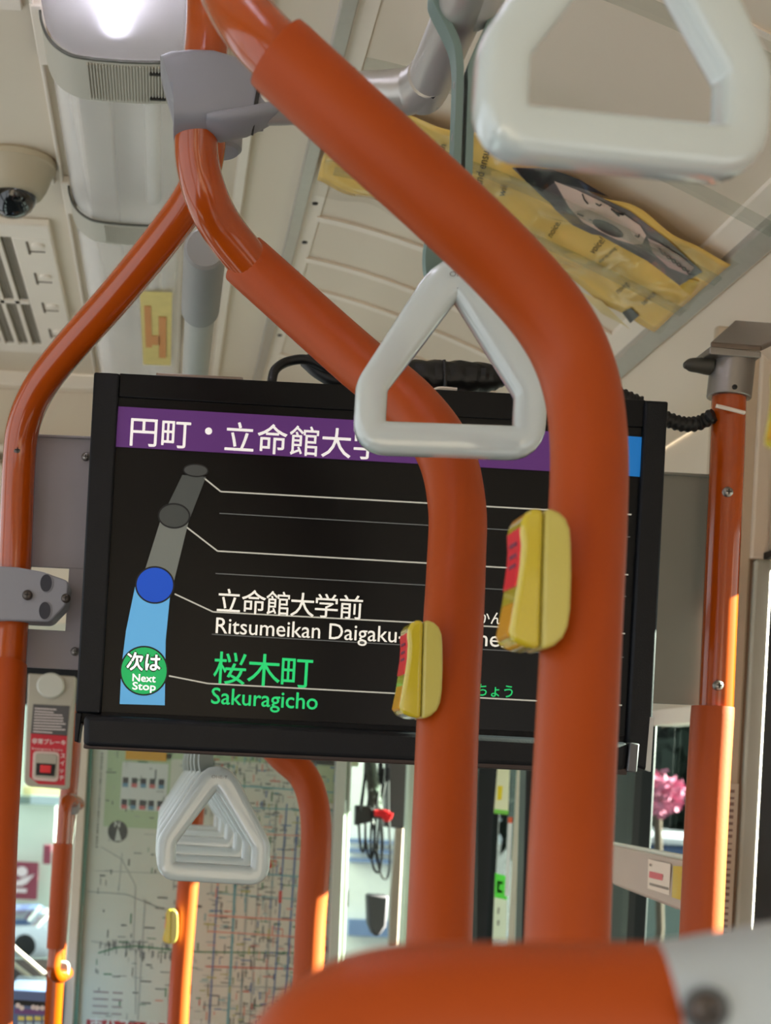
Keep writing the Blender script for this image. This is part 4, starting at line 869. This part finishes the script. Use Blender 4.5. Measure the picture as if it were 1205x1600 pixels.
# ================================================================ OUTSIDE
gnd = MB().box(-40, 40, 4.4, 60, -1.1, -1.0).go('ground', mat('sunlit asphalt', (72, 74, 76), .9, var=.1, vscale=2), None, 'sunlit road outside', kind='structure')
MB().box(.95, 40, -30, 4.4, -1.1, -1.0).go('ground', mat('sunlit asphalt', (150, 150, 150)), None, 'sunlit road outside', kind='structure')
bl = thing('building', (-3, 16, -1), 'white building outside with a maroon emblem banner', 'building')
wh = mat('white facade', (228, 238, 226), .7, var=.03, vscale=1)
MB().box(-6.0, -1.0, 14, 18, -1, 6.5).go('wall', wh, bl)
def rel(x0, y0, x1, y1, Y, nm, m, par, t=.08): return MB().pp([(x0, y0), (x1, y0+(x1-x0)*.05), (x1-(y1-y0)*.05, y1+(x1-x0)*.05), (x0-(y1-y0)*.05, y1)], Y, t).go(nm, m, par)
rel(28, 1243, 90, 1256, 13.9, 'canopy', mat('grey canopy', (132, 150, 148), .6), bl)
rel(36, 1228, 100, 1242, 13.8, 'sign_board', mat('cream shop sign', (236, 220, 160), .6), bl)
rel(48, 1242, 100, 1256, 13.7, 'awning', mat('pale awning', (200, 214, 220), .6), bl)
bn = rel(16, 1346, 60, 1404, 13.8, 'banner', mat('maroon banner', (148, 62, 84), .6), bl)
q = MB()
for p_ in (ell(34, 1362, 9, 8, 16), [(24, 1378), (36, 1372), (54, 1366), (42, 1380), (34, 1384), (24, 1384)], [(22, 1388), (42, 1389), (41, 1395), (22, 1394)]): q.pp(p_, 13.75, .02)
q.go('emblem', mat('banner emblem', (236, 214, 220), .6), bn)
rel(68, 1320, 80, 1350, 13.8, 'red_sign', mat('maroon banner', (148, 62, 84)), bl)
rel(20, 1434, 80, 1448, 13.8, 'plinth', mat('grey canopy', (132, 150, 148)), bl)
car = thing('car', (-1.4, 11, -1), 'white car parked outside in front of the building', 'car')
MB().pp([(-60, 1452), (75, 1448), (84, 1470), (86, 1500), (-60, 1500)], 11, 1.6).go('body', mat('white car paint', (226, 228, 240), .2, coat=.8), car, bevel=.1, seg=4)
MB().pp([(-40, 1437), (40, 1437), (62, 1452), (-50, 1453)], 11.2, 1.3).go('cabin', mat('car window glass', (70, 90, 130), .1), car, bevel=.08, seg=3)
for x in (38, -30): MB().lathe(at(x, 1478, 10.98), (0, 1, 0), [(0, .05), (.0, .05), (.02, .056*1.5), (.2, .1)], 20).go('wheel', mat('tyre', (40, 38, 40), .8), car)
wp = thing('wiper_arms', at(50, 1530, 4.0), 'pair of pale diagonal wiper arms low in the left window', 'wiper')
for (x0, y0, x1, y1) in ((-10, 1452, 70, 1522), (-10, 1480, 64, 1540)): MB().tube([at(x0, y0, 4.02), at((x0+x1)/2, (y0+y1)/2+1, 4.02), at(x1, y1, 4.02)], .0065, 8).go('arm', mat('pale metal wiper', (220, 220, 200), .3, metal=.4), wp)
MB().pp([(-10, 1500), (76, 1500), (78, 1548), (-10, 1545)], 4.06, .02).go('dash_panel', mat('dark grey dashboard', (70, 70, 74)), None, 'dark grey dash under the wipers', 'dashboard')
# pale structures behind the windscreen gap
b2 = thing('building', (2.6, 15, -1), 'pale building with blue bands outside the windscreen', 'building')
rel(540, 1180, 700, 1500, 16, 'wall', mat('bright facade', (240, 236, 232), .7), b2, 1.5)
for y in (1310, 1325, 1340, 1436): rel(545, y, 640, y+(7 if y < 1400 else 26), 15.9, 'band', mat('blue band', (120, 136, 176), .6), b2)
# trees and hedge outside the right windows
tr_m = [mat('dark leaves', (20, 34, 26), .7, var=.3, vscale=3), mat('mid leaves', (52, 84, 62), .7, var=.3, vscale=3), mat('pink blossom', (190, 110, 140), .7, var=.2, vscale=5)]
def bush(name, label, c, rad, m, n, leaf, cat_='tree'):
    q = MB(); Rb = random.Random(int(c[0]*100))
    for k in range(n):
        d = Vector((Rb.gauss(0, 1), Rb.gauss(0, 1), Rb.gauss(0, 1))).normalized()*Rb.uniform(.55, 1)
        p_ = Vector(c)+Vector((d.x*rad[0], d.y*rad[1], d.z*rad[2]))
        a = Vector((Rb.gauss(0, 1), Rb.gauss(0, 1), Rb.gauss(0, 1))).normalized()*leaf; b_ = Vector((Rb.gauss(0, 1), Rb.gauss(0, 1), Rb.gauss(0, 1))).normalized()*leaf*.6
        q.add([p_-a, p_+b_, p_+a, p_-b_], [(0, 1, 2, 3)])
    t_ = thing(name, (c[0], c[1], -1), label, cat_)
    q.go('foliage', m, t_, kind='stuff', smooth=False)
    MB().tube([(c[0], c[1], -1), (c[0]+.05, c[1], c[2]*.5), (c[0], c[1], c[2])], .12 if cat_ == 'tree' else .02, 10).go('trunk', mat('bark', (84, 70, 58), .9), t_)
    return t_
bush('tree', 'dark leafy tree outside the right side window', (3.6, 10.9, 1.9), (1.3, 1.5, 1.6), tr_m[0], 5200, .15)
bush('tree', 'dark tree farther back outside the right window', (8.4, 17.5, 2.2), (2.4, 2, 2.6), tr_m[0], 2600, .22)
bush('tree', 'mid green tree outside beyond the stickers', (5.2, 14.9, 1.6), (1.2, 1.1, 2.2), tr_m[1], 1800, .16)
p = at(1027, 1240, 7.4); bush('blossom_shrub', 'pink blossom seen through the right side window', tuple(p), (.14, .14, .12), tr_m[2], 260, .03, 'shrub')
p = at(1040, 1300, 7.8)
vh = thing('van', (p.x, p.y, -1), 'pale van roof outside low in the right side window', 'van')
MB().pp([(950, 1296), (1120, 1304), (1120, 1324), (950, 1316)], 7.8, 1.5).go('roof', mat('white car paint', (226, 228, 240)), vh, bevel=.05)
MB().pp([(950, 1316), (1120, 1324), (1120, 1362), (950, 1360)], 7.85, 1.4).go('side_windows', mat('car window glass', (70, 90, 130)), vh, bevel=.03)
MB().pp([(950, 1360), (1120, 1360), (1120, 1520), (950, 1520)], 7.8, 1.5).go('body', mat('grey green paint', (110, 124, 120), .4, var=.2, vscale=6), vh, bevel=.05)
# strip '_o' helper properties
for o in bpy.data.objects:
    if '_o' in o: del o['_o']
